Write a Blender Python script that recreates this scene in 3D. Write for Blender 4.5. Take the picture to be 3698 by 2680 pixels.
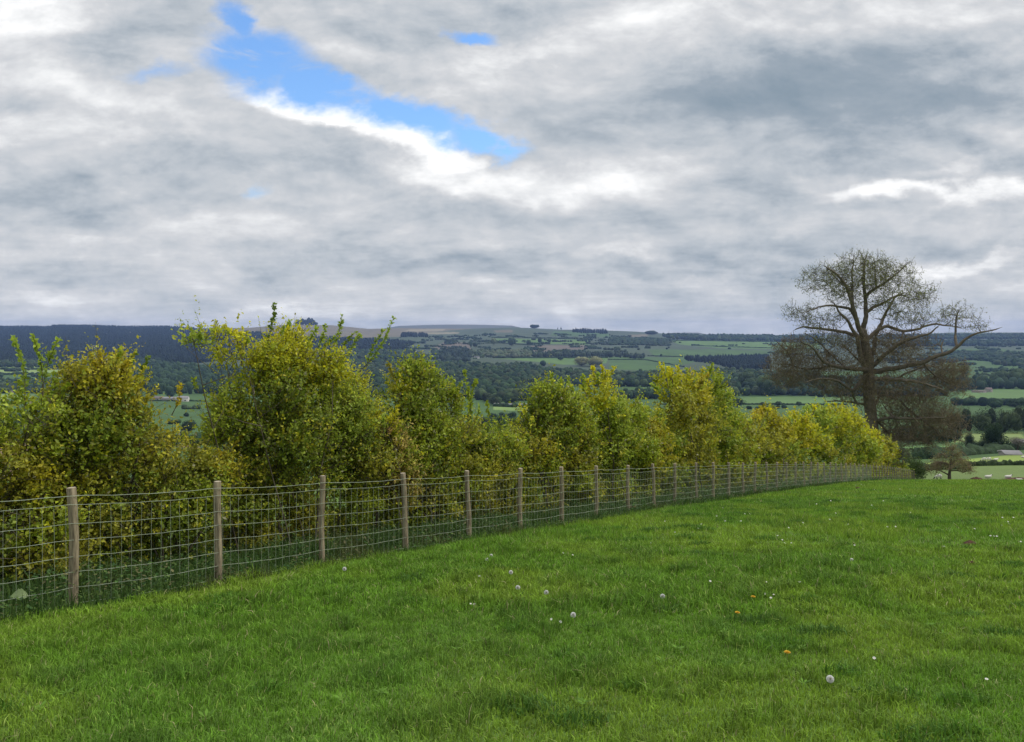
import bpy, math, random
import numpy as np
R = math.radians
random.seed(7); rng = np.random.default_rng(11)
for o in list(bpy.data.objects): bpy.data.objects.remove(o)
S = bpy.context.scene; COL = S.collection

# ------------------------------------------------------------------ camera
FPX, CX, HY, EYE = 2902.0, 1849.0, 1190.0, 1.6      # focal length in photo pixels, centre column, eye-level row
cam = bpy.data.cameras.new('camera'); co = bpy.data.objects.new('camera', cam); COL.objects.link(co)
co.location = (0, 0, EYE); co.rotation_euler = (R(90), 0, 0)
cam.sensor_width = 36; cam.lens = 36*FPX/3698; cam.shift_y = (HY-1340)/3698
cam.clip_start = 0.1; cam.clip_end = 40000; S.camera = co
# ------------------------------------------------------------------ look
S.view_settings.view_transform = 'Standard'; S.view_settings.look = 'None'
S.view_settings.exposure = 0.15; S.view_settings.gamma = 1.0; S.view_settings.use_curve_mapping = False
SUN_AZ, SUN_EL = R(78), R(42)                        # azimuth clockwise from +Y (view direction)
sl = bpy.data.lights.new('sun', 'SUN'); sl.energy = 2.0; sl.angle = R(7); sl.color = (1, .95, .86)
so = bpy.data.objects.new('sun', sl); COL.objects.link(so)
so.rotation_euler = (R(90)-SUN_EL, 0, math.pi-SUN_AZ)
# ------------------------------------------------------------------ world
W = bpy.data.worlds.new('World'); S.world = W; W.use_nodes = True
nt = W.node_tree; N = nt.nodes; L = nt.links; N.clear()
def node(t, **k):
    n = N.new(t)
    for a, b in k.items(): setattr(n, a, b)
    return n
def lk(a, b): L.new(a, b)
def mth(op, a, b=None, c=None, clamp=False):
    n = node('ShaderNodeMath', operation=op); n.use_clamp = clamp
    for i, v in enumerate((a, b, c)):
        if v is None: continue
        if isinstance(v, (int, float)): n.inputs[i].default_value = v
        else: lk(v, n.inputs[i])
    return n.outputs[0]
def uv(x, y): return (x-CX)/FPX, (HY-y)/FPX
tc = node('ShaderNodeTexCoord'); sp = node('ShaderNodeSeparateXYZ'); lk(tc.outputs['Generated'], sp.inputs[0])
ay = mth('MAXIMUM', mth('ABSOLUTE', sp.outputs[1]), .08)
un = mth('DIVIDE', sp.outputs[0], ay); vn = mth('DIVIDE', sp.outputs[2], ay)
zz = mth('ADD', mth('MAXIMUM', sp.outputs[2], 0), .085)
qx = mth('DIVIDE', sp.outputs[0], zz); qy = mth('DIVIDE', sp.outputs[1], zz)
Q = node('ShaderNodeCombineXYZ'); lk(qx, Q.inputs[0]); lk(qy, Q.inputs[1])
P = node('ShaderNodeCombineXYZ'); lk(un, P.inputs[0]); lk(vn, P.inputs[1])
def noise(vec, scale, detail=6, rough=.55, dist=0, off=(0,0,0), sc=(1,1,1)):
    m = node('ShaderNodeMapping'); m.inputs['Location'].default_value = off; m.inputs['Scale'].default_value = sc; lk(vec, m.inputs[0])
    n = node('ShaderNodeTexNoise'); n.inputs['Scale'].default_value = scale; n.inputs['Detail'].default_value = detail
    n.inputs['Roughness'].default_value = rough; n.inputs['Distortion'].default_value = dist; lk(m.outputs[0], n.inputs['Vector'])
    return n
# warp the direction plane a little so that every placed shape gets a ragged cloud outline
w1 = noise(P.outputs[0], 9, 7, .6, off=(3,1,0), sc=(1,1.6,1))
wv = node('ShaderNodeVectorMath', operation='SUBTRACT'); lk(w1.outputs['Color'], wv.inputs[0]); wv.inputs[1].default_value = (.5,.5,.5)
ws = node('ShaderNodeVectorMath', operation='SCALE'); lk(wv.outputs[0], ws.inputs[0]); ws.inputs['Scale'].default_value = .085
wp = node('ShaderNodeVectorMath', operation='ADD'); lk(P.outputs[0], wp.inputs[0]); lk(ws.outputs[0], wp.inputs[1])
def blob(x, y, rx, ry, rot=0):                       # 1 at the centre, 0 on the ellipse, negative outside
    u, v = uv(x, y)
    m = node('ShaderNodeMapping', vector_type='TEXTURE'); lk(wp.outputs[0], m.inputs[0])
    m.inputs['Location'].default_value = (u, v, 0); m.inputs['Rotation'].default_value = (0, 0, -R(rot)); m.inputs['Scale'].default_value = (rx/FPX, ry/FPX, 1)
    l = node('ShaderNodeVectorMath', operation='LENGTH'); lk(m.outputs[0], l.inputs[0])
    return mth('SUBTRACT', 1, l.outputs['Value'])
def smooth(v, a, b, to0=0, to1=1):
    n = node('ShaderNodeMapRange', interpolation_type='SMOOTHSTEP'); lk(v, n.inputs[0])
    for i, q in enumerate((a, b, to0, to1)): n.inputs[i+1].default_value = q
    return n.outputs[0]
# broad cloud tone: x, y, rx, ry, rotation (down to the right positive), amount
TONES = [(80,60,420,190,0,.16),(300,150,350,90,5,-.10),(120,190,300,50,5,.05),(330,330,520,110,14,.13),(120,470,500,90,0,.06),
 (250,690,700,150,0,-.13),(1230,560,300,110,22,-.05),(760,860,520,110,0,.07),(150,880,260,60,0,.04),(120,1000,600,60,0,-.10),
 (330,1085,420,30,0,.07),(1650,960,520,70,3,-.14),(1000,1010,300,60,0,-.05),(1350,700,500,80,8,-.05),(1440,485,380,75,20,.42),
 (1150,385,330,60,14,.42),(1650,610,420,90,12,.18),(1900,660,600,90,3,.12),(2300,660,400,60,-4,.08),(2000,780,600,60,0,-.05),
 (1500,110,420,120,12,-.06),(1500,250,520,120,16,.08),(1800,180,260,60,0,.16),(2250,120,420,150,-12,.12),(2350,40,400,60,-10,.03),(90,60,420,120,0,.08),
 (2650,330,560,200,-6,-.12),(3150,330,760,260,0,-.24),(3100,570,900,120,0,-.12),(2900,70,500,90,0,.03),(3400,180,500,110,0,-.03),
 (2750,700,420,90,4,-.10),(3200,700,330,45,-4,.26),(3560,680,260,70,-4,.22),(3500,590,260,30,-10,.10),(2500,850,600,60,-3,.03),
 (3100,880,700,70,0,-.09),(3500,950,330,40,-6,.17),(2500,960,700,50,2,-.12),(2250,890,300,40,-4,.07),(900,740,150,40,0,.08),
 (1180,1130,420,26,0,.07),(2900,1110,900,40,0,-.04),(2200,1120,500,40,0,.07),(600,1150,900,40,0,.05),(620,790,250,60,10,.05)]
acc = None
for (x, y, rx, ry, rot, a) in TONES:
    b = smooth(blob(x, y, rx, ry, rot), -.1, .8, 0, a*1.25)
    acc = b if acc is None else mth('ADD', acc, b)
n1 = noise(Q.outputs[0], .55, 9, .56, .4, off=(1.3,4.2,0))
n2 = noise(Q.outputs[0], 1.9, 8, .6, .5, off=(7,1,2))
n3 = noise(P.outputs[0], 4.6, 8, .55, .25, off=(2,9,0), sc=(1,2.4,1))
s1 = mth('MULTIPLY', mth('SUBTRACT', n1.outputs[0], .5), .50)
s2 = mth('MULTIPLY', mth('SUBTRACT', n2.outputs[0], .5), .14)
n4 = noise(P.outputs[0], 17, 7, .6, .8, off=(4,2,0), sc=(1,1.5,1))
s4 = mth('MULTIPLY', mth('SUBTRACT', n4.outputs[0], .5), 0.15)
e1 = noise(P.outputs[0], 6.5, 10, .62, .2, off=(2,9.0,0), sc=(1,2.1,1)); e2 = noise(P.outputs[0], 6.5, 10, .62, .2, off=(2.012,9.035,0), sc=(1,2.1,1))
f1 = noise(Q.outputs[0], 1.5, 5, .52, .1, off=(7,1,2)); f2 = noise(Q.outputs[0], 1.5, 5, .52, .1, off=(7,.93,2))
relief = mth('ADD', mth('MULTIPLY', mth('SUBTRACT', e1.outputs[0], e2.outputs[0]), .80), mth('MULTIPLY', mth('SUBTRACT', f1.outputs[0], f2.outputs[0]), .25))
s4 = mth('ADD', s4, relief)
s3 = mth('MULTIPLY', mth('SUBTRACT', n3.outputs[0], .5), .42)
tone = mth('ADD', mth('ADD', mth('ADD', s1, s2), mth('ADD', s3, s4)), mth('ADD', acc, .60))
ramp = node('ShaderNodeValToRGB'); lk(tone, ramp.inputs[0]); cr = ramp.color_ramp
cr.elements[0].position = .10; cr.elements[0].color = (.235,.300,.365,1)
cr.elements[1].position = 1.0; cr.elements[1].color = (1.0,1.0,1.0,1)
for p, c in ((.32,(.310,.365,.425,1)),(.50,(.460,.500,.545,1)),(.68,(.610,.625,.650,1)),(.84,(.80,.81,.82,1))):
    e = cr.elements.new(p); e.color = c
# holes of blue sky
HOLES = [(930,215,235,135,8),(1080,290,170,90,10),(1170,335,260,75,14),(1460,430,330,80,16),(1730,500,220,60,12),(860,90,75,120,-25),(1700,128,100,32,0)]
hm = None
for h in HOLES:
    b = blob(*h); hm = b if hm is None else mth('MAXIMUM', hm, b)
hn = noise(P.outputs[0], 16, 8, .62, .3, off=(5,5,1))
hw = noise(P.outputs[0], 7, 9, .68, .6, off=(1,5,1), sc=(1,1.7,1))
hm = mth('ADD', mth('ADD', hm, mth('MULTIPLY', mth('SUBTRACT', hn.outputs[0], .5), .7)), mth('MULTIPLY', mth('SUBTRACT', hw.outputs[0], .5), .9))
hole = smooth(hm, -.16, .62)
wsp = noise(P.outputs[0], 6, 9, .66, .5, off=(8,3,1), sc=(1,1.8,1))
hole = mth('MULTIPLY', hole, smooth(wsp.outputs[0], .50, .68, 1.0, .25))
faint = mth('MAXIMUM', smooth(blob(925,705,75,34,0), 0, .9, 0, .4), smooth(blob(570,258,150,30,4), -.2, .9, 0, .5))
hole = mth('MAXIMUM', hole, faint)
# high above the picture the unseen cloud is boosted to add fill light
skyt = node('ShaderNodeTexSky', sky_type='NISHITA'); skyt.sun_disc = False; skyt.sun_elevation = SUN_EL; skyt.sun_rotation = SUN_AZ
skyt.air_density = 1.3; skyt.dust_density = .6
tn = node('ShaderNodeVectorMath', operation='MULTIPLY'); lk(skyt.outputs[0], tn.inputs[0]); tn.inputs[1].default_value = (.66,.90,1.25)
bg1 = node('ShaderNodeBackground'); lk(tn.outputs[0], bg1.inputs[0]); bg1.inputs[1].default_value = .15
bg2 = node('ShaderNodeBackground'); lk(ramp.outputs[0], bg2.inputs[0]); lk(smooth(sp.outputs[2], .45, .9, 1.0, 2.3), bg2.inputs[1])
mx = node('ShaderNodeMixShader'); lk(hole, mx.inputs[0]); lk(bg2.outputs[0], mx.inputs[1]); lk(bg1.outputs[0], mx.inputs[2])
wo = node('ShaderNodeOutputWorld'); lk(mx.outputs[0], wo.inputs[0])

# ------------------------------------------------------------------ helpers
def tag(o, label=None, cat=None, group=None, kind=None):
    if label: o['label'] = label
    if cat: o['category'] = cat
    if group: o['group'] = group
    if kind: o['kind'] = kind
    return o
def empty(name, loc, label, cat, group=None):
    o = bpy.data.objects.new(name, None); COL.objects.link(o); o.location = loc; o.empty_display_size = .3
    return tag(o, label, cat, group)
def mk(name, V, F, mat, parent=None, col=None, smooth=False, org=None):
    """V n*3, F m*k (k = 3 or 4) or a list of such arrays; world coordinates; one mesh object"""
    V = np.asarray(V, dtype=np.float32)
    if parent is not None and org is None: org = parent.location
    if org is not None: V = V - np.array(org, dtype=np.float32)
    Fs = F if isinstance(F, list) else [F]
    Fs = [np.asarray(f, dtype=np.int32) for f in Fs if len(f)]
    loops = np.concatenate([f.ravel() for f in Fs]); tot = np.concatenate([np.full(len(f), f.shape[1], dtype=np.int32) for f in Fs])
    st = np.concatenate([[0], np.cumsum(tot)[:-1]]).astype(np.int32)
    me = bpy.data.meshes.new(name); me.vertices.add(len(V)); me.vertices.foreach_set('co', V.ravel())
    me.loops.add(len(loops)); me.loops.foreach_set('vertex_index', loops)
    me.polygons.add(len(tot)); me.polygons.foreach_set('loop_start', st); me.polygons.foreach_set('loop_total', tot)
    if smooth: me.polygons.foreach_set('use_smooth', np.ones(len(tot), dtype=bool))
    if col is not None:
        a = me.attributes.new('tint', 'FLOAT_COLOR', 'POINT'); c = np.ones((len(V), 4), dtype=np.float32); c[:, :3] = col
        a.data.foreach_set('color', c.ravel())
    me.update(calc_edges=True); me.validate()
    me.materials.append(mat)
    o = bpy.data.objects.new(name, me); COL.objects.link(o)
    if org is not None and parent is None: o.location = org
    if parent is not None: o.parent = parent
    return o
def h2(ix, iy, s):
    n = (ix.astype(np.int64)*374761393 + iy.astype(np.int64)*668265263 + s*982451653) & 0xffffffff
    n = ((n ^ (n >> 13))*1274126177) & 0xffffffff
    return ((n ^ (n >> 16)) & 0xffff)/65535.0
def vn2(x, y, s=0):
    x = np.asarray(x, float); y = np.asarray(y, float)
    ix = np.floor(x); iy = np.floor(y); fx = x-ix; fy = y-iy; fx = fx*fx*(3-2*fx); fy = fy*fy*(3-2*fy)
    a = h2(ix, iy, s); b = h2(ix+1, iy, s); c = h2(ix, iy+1, s); d = h2(ix+1, iy+1, s)
    return (a*(1-fx)+b*fx)*(1-fy)+(c*(1-fx)+d*fx)*fy
def fbm(x, y, s=0, o=4):
    t = 0; a = .5; n = 0
    for i in range(o): t = t+a*vn2(x*2**i+i*17.3, y*2**i+i*9.1, s+i); n += a; a *= .5
    return t/n
def nrm(v): return v/np.maximum(np.linalg.norm(v, axis=-1, keepdims=True), 1e-9)
# materials
def mat_attr(name, rough=.85, trans=0.0, nscale=None, namt=.25, bump=0, bscale=20, voro=False, spec=.25):
    m = bpy.data.materials.new(name); m.use_nodes = True; t = m.node_tree; n = t.nodes; b = n['Principled BSDF']
    b.inputs['Roughness'].default_value = rough; b.inputs['Specular IOR Level'].default_value = spec
    a = n.new('ShaderNodeAttribute'); a.attribute_name = 'tint'; c = a.outputs['Color']
    if nscale:
        g = n.new('ShaderNodeNewGeometry')
        z = n.new('ShaderNodeTexNoise'); z.inputs['Scale'].default_value = nscale; z.inputs['Detail'].default_value = 6; t.links.new(g.outputs['Position'], z.inputs['Vector'])
        r = n.new('ShaderNodeMapRange'); r.inputs[1].default_value = .25; r.inputs[2].default_value = .75; r.inputs[3].default_value = 1-namt; r.inputs[4].default_value = 1+namt; t.links.new(z.outputs[0], r.inputs[0])
        v = n.new('ShaderNodeVectorMath'); v.operation = 'SCALE'; t.links.new(c, v.inputs[0]); t.links.new(r.outputs[0], v.inputs['Scale']); c = v.outputs[0]
    t.links.new(c, b.inputs['Base Color'])
    if bump:
        g = n.new('ShaderNodeNewGeometry'); z = n.new('ShaderNodeTexNoise'); z.inputs['Scale'].default_value = bscale; z.inputs['Detail'].default_value = 8; t.links.new(g.outputs['Position'], z.inputs['Vector'])
        u = n.new('ShaderNodeBump'); u.inputs['Strength'].default_value = .8; u.inputs['Distance'].default_value = bump; t.links.new(z.outputs[0], u.inputs['Height']); t.links.new(u.outputs[0], b.inputs['Normal'])
    if trans:
        tr = n.new('ShaderNodeBsdfTranslucent'); t.links.new(c, tr.inputs[0]); x = n.new('ShaderNodeMixShader'); x.inputs[0].default_value = trans
        t.links.new(b.outputs[0], x.inputs[1]); t.links.new(tr.outputs[0], x.inputs[2]); t.links.new(x.outputs[0], n['Material Output'].inputs[0])
    return m
def mat_col(name, c, rough=.8, metal=0, c2=None, scale=8, bump=0, sc=(1,1,1), spec=.3):
    m = bpy.data.materials.new(name); m.use_nodes = True; t = m.node_tree; n = t.nodes; b = n['Principled BSDF']
    b.inputs['Roughness'].default_value = rough; b.inputs['Metallic'].default_value = metal; b.inputs['Base Color'].default_value = (*c, 1); b.inputs['Specular IOR Level'].default_value = spec
    if c2 or bump:
        k = n.new('ShaderNodeTexCoord'); mp = n.new('ShaderNodeMapping'); mp.inputs['Scale'].default_value = sc; t.links.new(k.outputs['Object'], mp.inputs[0])
        z = n.new('ShaderNodeTexNoise'); z.inputs['Scale'].default_value = scale; z.inputs['Detail'].default_value = 8; z.inputs['Roughness'].default_value = .65; t.links.new(mp.outputs[0], z.inputs['Vector'])
        if c2:
            r = n.new('ShaderNodeValToRGB'); r.color_ramp.elements[0].position = .35; r.color_ramp.elements[1].position = .65
            r.color_ramp.elements[0].color = (*c, 1); r.color_ramp.elements[1].color = (*c2, 1); t.links.new(z.outputs[0], r.inputs[0]); t.links.new(r.outputs[0], b.inputs['Base Color'])
        if bump:
            u = n.new('ShaderNodeBump'); u.inputs['Strength'].default_value = .9; u.inputs['Distance'].default_value = bump; t.links.new(z.outputs[0], u.inputs['Height']); t.links.new(u.outputs[0], b.inputs['Normal'])
    return m
M = {}
M['ground'] = mat_attr('ground', .95, nscale=.9, namt=.18, bump=.05, bscale=6)
M['grass'] = mat_attr('grass', .6, trans=.35, spec=.2)
M['leaf'] = mat_attr('leaf', .5, trans=.48, spec=.3)
M['wood_crown'] = mat_attr('wood_crown', .95, trans=0, nscale=.35, namt=.45, bump=1.2, bscale=.8, spec=.1)
M['bark'] = mat_attr('bark', .95, nscale=3, namt=.35, bump=.05, bscale=9, spec=.1)
M['post'] = mat_col('post', (.12,.095,.06), .9, c2=(.34,.28,.18), scale=7, bump=.008, sc=(6,6,.7))
M['post_end'] = mat_col('post_end', (.42,.36,.27), .9, c2=(.30,.24,.17), scale=30)
M['wire'] = mat_col('wire', (.36,.40,.30), .6, c2=(.25,.29,.20), scale=6)
M['soil'] = mat_col('soil', (.10,.045,.028), .98, c2=(.055,.026,.018), scale=14, bump=.02)
M['wool'] = mat_col('wool', (.62,.59,.52), .95, c2=(.5,.47,.4), scale=9, bump=.01)
M['face'] = mat_col('face', (.035,.03,.028), .8)
M['white_wall'] = mat_col('white_wall', (.62,.60,.55), .9, c2=(.52,.50,.46), scale=.6)
M['stone_wall'] = mat_col('stone_wall', (.30,.27,.24), .95, c2=(.38,.34,.30), scale=.8)
M['slate'] = mat_col('slate', (.16,.16,.17), .8, c2=(.22,.21,.21), scale=.8)
M['pale_roof'] = mat_col('pale_roof', (.44,.40,.38), .7, c2=(.36,.33,.32), scale=.4)
M['pink_roof'] = mat_col('pink_roof', (.24,.19,.17), .8, c2=(.30,.22,.2), scale=.5)
M['window'] = mat_col('window', (.02,.022,.025), .25)
M['canvas'] = mat_col('canvas', (.75,.70,.70), .8, c2=(.66,.62,.62), scale=.4)
M['seed'] = mat_col('seed', (.88,.87,.82), .9)
M['seed_core'] = mat_col('seed_core', (.20,.15,.10), .9)
M['daisy'] = mat_col('daisy', (.58,.58,.52), .8)
M['yellow'] = mat_col('yellow', (.62,.38,.02), .7)
M['stem'] = mat_col('stem', (.18,.22,.07), .7)

# ------------------------------------------------------------------ the lie of the land
TY = np.array([95,120,160,190,240,300,350,450,600,800,1000,1200,1400,1600,2000,2500,3000,3600,4500,5500,6500.])
TP = np.array([1744,1749,1712,1692,1668,1648,1625,1592,1563,1525,1490,1460,1430,1402,1362,1325,1296,1265,1230,1206,1190.])
SX = np.array([-1500,0,110,180,190,330,450,580,700,900,1040,1200,1330,1440,1560,1700,1850,1920,2030,2100,2200,2300,2400,2600,2800,3000,3300,3430,3698,5200.])
SK = np.array([1182,1178,1177,1179,1174,1174,1178,1176,1183,1181,1169,1172,1185,1182,1184,1184,1180,1182,1188,1188,1191,1195,1202,1206,1208,1208,1204,1198,1198,1200.])
RX = np.array([-1500,1300,1440,1560,1650,1750,1850,1950,2420,2480,2520,2600,2700,2900,3000,3080,3150,5200.])
RK = np.array([1215,1200,1177,1173,1172,1173,1176,1200,1215,1201,1201,1216,1216,1205,1201,1203,1215,1215.])
def sstep(a, b, x): t = np.clip((x-a)/(b-a), 0, 1); return t*t*(3-2*t)
def height(X, Y):
    X = np.asarray(X, float); Y = np.asarray(Y, float)
    near = np.where(Y > 0, -.14*Y-.00036*Y*Y, np.minimum(-.14*Y, 9+.02*np.abs(Y)))
    of = (X+4.53)*(-.855)+(Y-8.25)*.519
    near = near-.11*sstep(-1.3, -.05, of)*(1-sstep(50, 90, Y))*sstep(-5, 0, Y)
    Yc = np.maximum(Y, 95.); px = CX+FPX*X/Yc
    ly = np.log(np.clip(Yc, 95, 6500)); p = np.interp(ly, np.log(TY), TP)
    for d in (.05, -.05, .1, -.1): p = p+np.interp(ly+d, np.log(TY), TP)
    p = p/5
    r = sstep(2900, 3698, px)*np.exp(-((Yc-230)/70.)**2)
    p = p-16*r
    p = p+sstep(2300, 6400, Yc)*(np.interp(px, SX, SK)-1190)
    und = (fbm(X/500+7, Yc/500, 3)-.5)*9*sstep(900, 2200, Yc)*(1-sstep(4500, 6300, Yc))
    p = p+und*FPX/np.maximum(Yc, 900)*1.3
    far = sstep(6500, 7300, Yc)
    p = np.where(Yc > 6500, p+18*far*(1-sstep(7300, 9000, Yc)), p)
    f2 = sstep(7300, 9000, Yc); p = p*(1-f2)+np.interp(px, RX, RK)*f2
    p = p+sstep(9000, 11000, Yc)*12
    z = EYE+(HY-p)/FPX*Yc
    k = sstep(88, 104, Y)
    return near*(1-k)+z*k
_YS = np.exp(np.linspace(np.log(100), np.log(6490), 1500))
def G(x, y, ymin=100.):
    """where the sight line through photo pixel (x, y) meets the land beyond ymin"""
    u, v = uv(x, y)
    if ymin < 95:
        ys = np.linspace(3, 88, 4000); d = height(u*ys, ys)-(EYE+v*ys); i = np.argmax(d >= 0) if (d >= 0).any() else len(ys)-1; Y = ys[i]
    else:
        ys = _YS[_YS >= ymin]; d = height(u*ys, ys)-(EYE+v*ys); i = np.argmax(d >= 0) if (d >= 0).any() else len(ys)-1; Y = ys[i]
    return np.array([u*Y, Y, float(height(u*Y, Y))])
def pip(px, py, poly):
    n = len(poly); ins = np.zeros(np.shape(px), bool); j = n-1
    for i in range(n):
        xi, yi = poly[i]; xj, yj = poly[j]
        c = ((yi > py) != (yj > py)) & (px < (xj-xi)*(py-yi)/(yj-yi+1e-9)+xi); ins ^= c; j = i
    return ins
# field colours, each polygon a real parcel of land (outline noted from the photograph and laid on the ground)
GREEN = (.050,.100,.022); LGREEN = (.080,.145,.032); DULL = (.052,.074,.040); TAN = (.14,.12,.08); BROWN = (.12,.10,.072); DARK = (.014,.022,.017); SOIL = (.30,.19,.13)
PARCELS = [
 ([(-900,1340),(5200,1340),(5200,1760),(-900,1760)], GREEN),
 ([(-900,1190),(1100,1190),(1500,1240),(1450,1265),(1000,1300),(-900,1320)], DARK),
 ([(680,1168),(1450,1168),(1720,1186),(1560,1200),(1440,1216),(1180,1224),(1000,1206),(720,1184)], TAN),
 ([(1480,1189),(1610,1187),(1600,1196),(1450,1198)], (.22,.19,.13)), ([(1540,1200),(1660,1200),(1650,1206),(1540,1207)], (.2,.18,.12)),
 ([(1780,1193),(1850,1192),(1850,1200),(1790,1201)], TAN), ([(350,1199),(490,1198),(490,1206),(350,1206)], (.34,.30,.24)), ([(60,1185),(220,1186),(225,1207),(90,1204)], (.09,.115,.06)),
 ([(1915,1248),(2120,1246),(2115,1268),(1930,1270)], BROWN), ([(1600,1236),(1700,1236),(1700,1262),(1560,1262)], BROWN),
 ([(1775,1222),(2130,1227),(2120,1247),(1780,1235)], LGREEN), ([(2000,1196),(2200,1203),(2200,1218),(1990,1212)], GREEN),
 ([(1780,1294),(2195,1290),(2190,1312),(2040,1318),(1930,1306)], LGREEN), ([(2200,1290),(2560,1290),(2470,1318),(2380,1340),(2200,1333)], GREEN),
 ([(2420,1228),(2800,1230),(2960,1240),(2960,1262),(2600,1258),(2450,1244)], LGREEN), ([(2340,1262),(2600,1262),(2960,1270),(2700,1282),(2465,1290),(2360,1284)], GREEN),
 ([(2270,1208),(2340,1208),(2340,1216),(2270,1218)], TAN), ([(-300,1318),(260,1318),(270,1330),(-300,1332)], (.17,.24,.07)), ([(-300,1335),(250,1336),(260,1352),(-300,1352)], (.20,.27,.07)),
 ([(200,1360),(290,1358),(280,1395),(180,1400)], (.18,.23,.07)), ([(-300,1425),(120,1425),(110,1440),(-300,1442)], (.19,.26,.08)),
 ([(3420,1262),(3560,1258),(3700,1268),(3900,1268),(3900,1278),(3420,1278)], GREEN), ([(3380,1300),(3700,1305),(3900,1330),(3520,1345),(3400,1325)], GREEN),
 ([(3480,1410),(4200,1395),(4200,1448),(3450,1445)], (.088,.155,.042)), ([(2390,1438),(3060,1430),(3060,1456),(2390,1458)], (.088,.155,.042)),
 ([(1780,1462),(1990,1466),(1990,1490),(1780,1480)], (.16,.24,.06)), ([(3440,1565),(3700,1562),(3700,1600),(3440,1598)], (.16,.21,.06)),
 ([(3240,1612),(3480,1610),(3560,1622),(3480,1640),(3240,1655)], (.10,.19,.05)),
 ([(3230,1684),(3480,1660),(3620,1645),(4200,1615),(4200,1676),(3480,1680),(3230,1694)], (.20,.27,.05)),
 ([(3000,1694),(3480,1682),(4200,1676),(4200,1760),(3000,1760)], (.115,.165,.042)),
 ([(-300,1595),(150,1590),(190,1760),(-300,1760)], SOIL), ([(610,1578),(720,1582),(720,1620),(610,1610)], SOIL),
]
rows = np.concatenate([np.linspace(-420, -12, 18), np.linspace(-10, 3, 14), np.exp(np.linspace(np.log(3.2), np.log(90), 240)), np.exp(np.linspace(np.log(91), np.log(9400), 620)), [9800, 10600, 12000, 15000]])
cu = np.linspace(-1, 1, 901); cu = np.sign(cu)*(.62*np.abs(cu)+1.9*np.abs(cu)**6)
Yg = np.repeat(rows[:, None], len(cu), 1); Xg = cu[None, :]*(np.maximum(Yg, 0)*1.0+26)*np.where(Yg < 0, 1, 1)
Zg = height(Xg, Yg)
pxg = CX+FPX*Xg/np.maximum(Yg, 1); pyg = HY-FPX*(Zg-EYE)/np.maximum(Yg, 1)
Cg = np.empty(Yg.shape+(3,)); Cg[:] = DULL
w = fbm(Xg/90, Yg/160, 21)[..., None]; Cg = Cg*(.8+.4*w)
jx = pxg+(fbm(Xg/60, Yg/120, 5)-.5)*14; jy = pyg+(fbm(Xg/60, Yg/120, 9)-.5)*3
for poly, c in PARCELS:
    m = pip(jx, jy, poly) & (Yg > 100) & (Yg < 6700)
    Cg[m] = np.array(c)*(.74+.52*fbm(Xg[m]/40, Yg[m]/90, 33))[:, None]
m = Yg > 6800; Cg[m] = (.10,.11,.10)
nearm = Yg <= 100
nn = fbm(Xg/2.2, Yg/2.2, 41)[..., None]
Cg = np.where(nearm[..., None], np.array((.085,.150,.022))*(.7+.6*nn), Cg)
Zg = Zg+np.where(nearm & (Yg > 2), (fbm(Xg/1.3, Yg/1.3, 51)-.5)*.10*np.clip((Yg-2)/5, 0, 1), 0)
nr, nc = Yg.shape; ii = (np.arange(nr-1)[:, None]*nc+np.arange(nc-1)[None, :]).ravel()
tag(mk('ground', np.stack([Xg, Yg, Zg], -1).reshape(-1, 3), np.stack([ii, ii+1, ii+nc+1, ii+nc], 1), M['ground'], col=Cg.reshape(-1, 3), smooth=True), 'green hillside pasture falling to the valley and the far hills', None, None, 'structure')

# ------------------------------------------------------------------ fence line
F0 = np.array([-4.53, 8.25]); FD = np.array([.519, .855]); FN = np.array([-.855, .519]); SP = 1.8
def fpt(s, off=0.): return F0+FD*s+FN*off
def offset_at(X, Y): return (X-F0[0])*FN[0]+(Y-F0[1])*FN[1]

# ------------------------------------------------------------------ grass
def blades(X, Y, Z, Lh, Wd, C, seg=True, lean=.5):
    n = len(X); a = rng.uniform(0, 2*np.pi, n); dx = np.cos(a); dy = np.sin(a)
    b = rng.uniform(0, 2*np.pi, n); ln = lean*rng.random(n)*Lh; lx = np.cos(b)*ln; ly = np.sin(b)*ln
    base = np.stack([X, Y, Z], -1); s = np.stack([dx, dy, dx*0], -1)*(Wd/2)[:, None]
    mid = base+np.stack([lx*.3, ly*.3, Lh*.6], -1); tip = base+np.stack([lx, ly, Lh*(1-.25*ln/Lh)], -1)
    C = np.asarray(C)
    if seg:
        V = np.stack([base-s, base+s, mid-s*.8, mid+s*.8, tip], 1).reshape(-1, 3)
        k = np.arange(n)*5
        Ft = np.concatenate([np.stack([k, k+1, k+3], 1), np.stack([k, k+3, k+2], 1), np.stack([k+2, k+3, k+4], 1)])
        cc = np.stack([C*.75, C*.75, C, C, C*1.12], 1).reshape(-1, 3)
    else:
        V = np.stack([base-s, base+s, tip], 1).reshape(-1, 3); k = np.arange(n)*3; Ft = np.stack([k, k+1, k+2], 1)
        cc = np.repeat(C, 3, 0)
    return V, Ft, cc
def ground_z(X, Y): return height(X, Y)+(fbm(X/1.3, Y/1.3, 51)-.5)*.10*np.clip((Y-2)/5, 0, 1)
G1 = np.array((.205,.318,.030)); G2 = np.array((.140,.270,.024)); G3 = np.array((.090,.185,.024)); G4 = np.array((.33,.42,.09)); G5 = np.array((.135,.270,.040))
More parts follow.
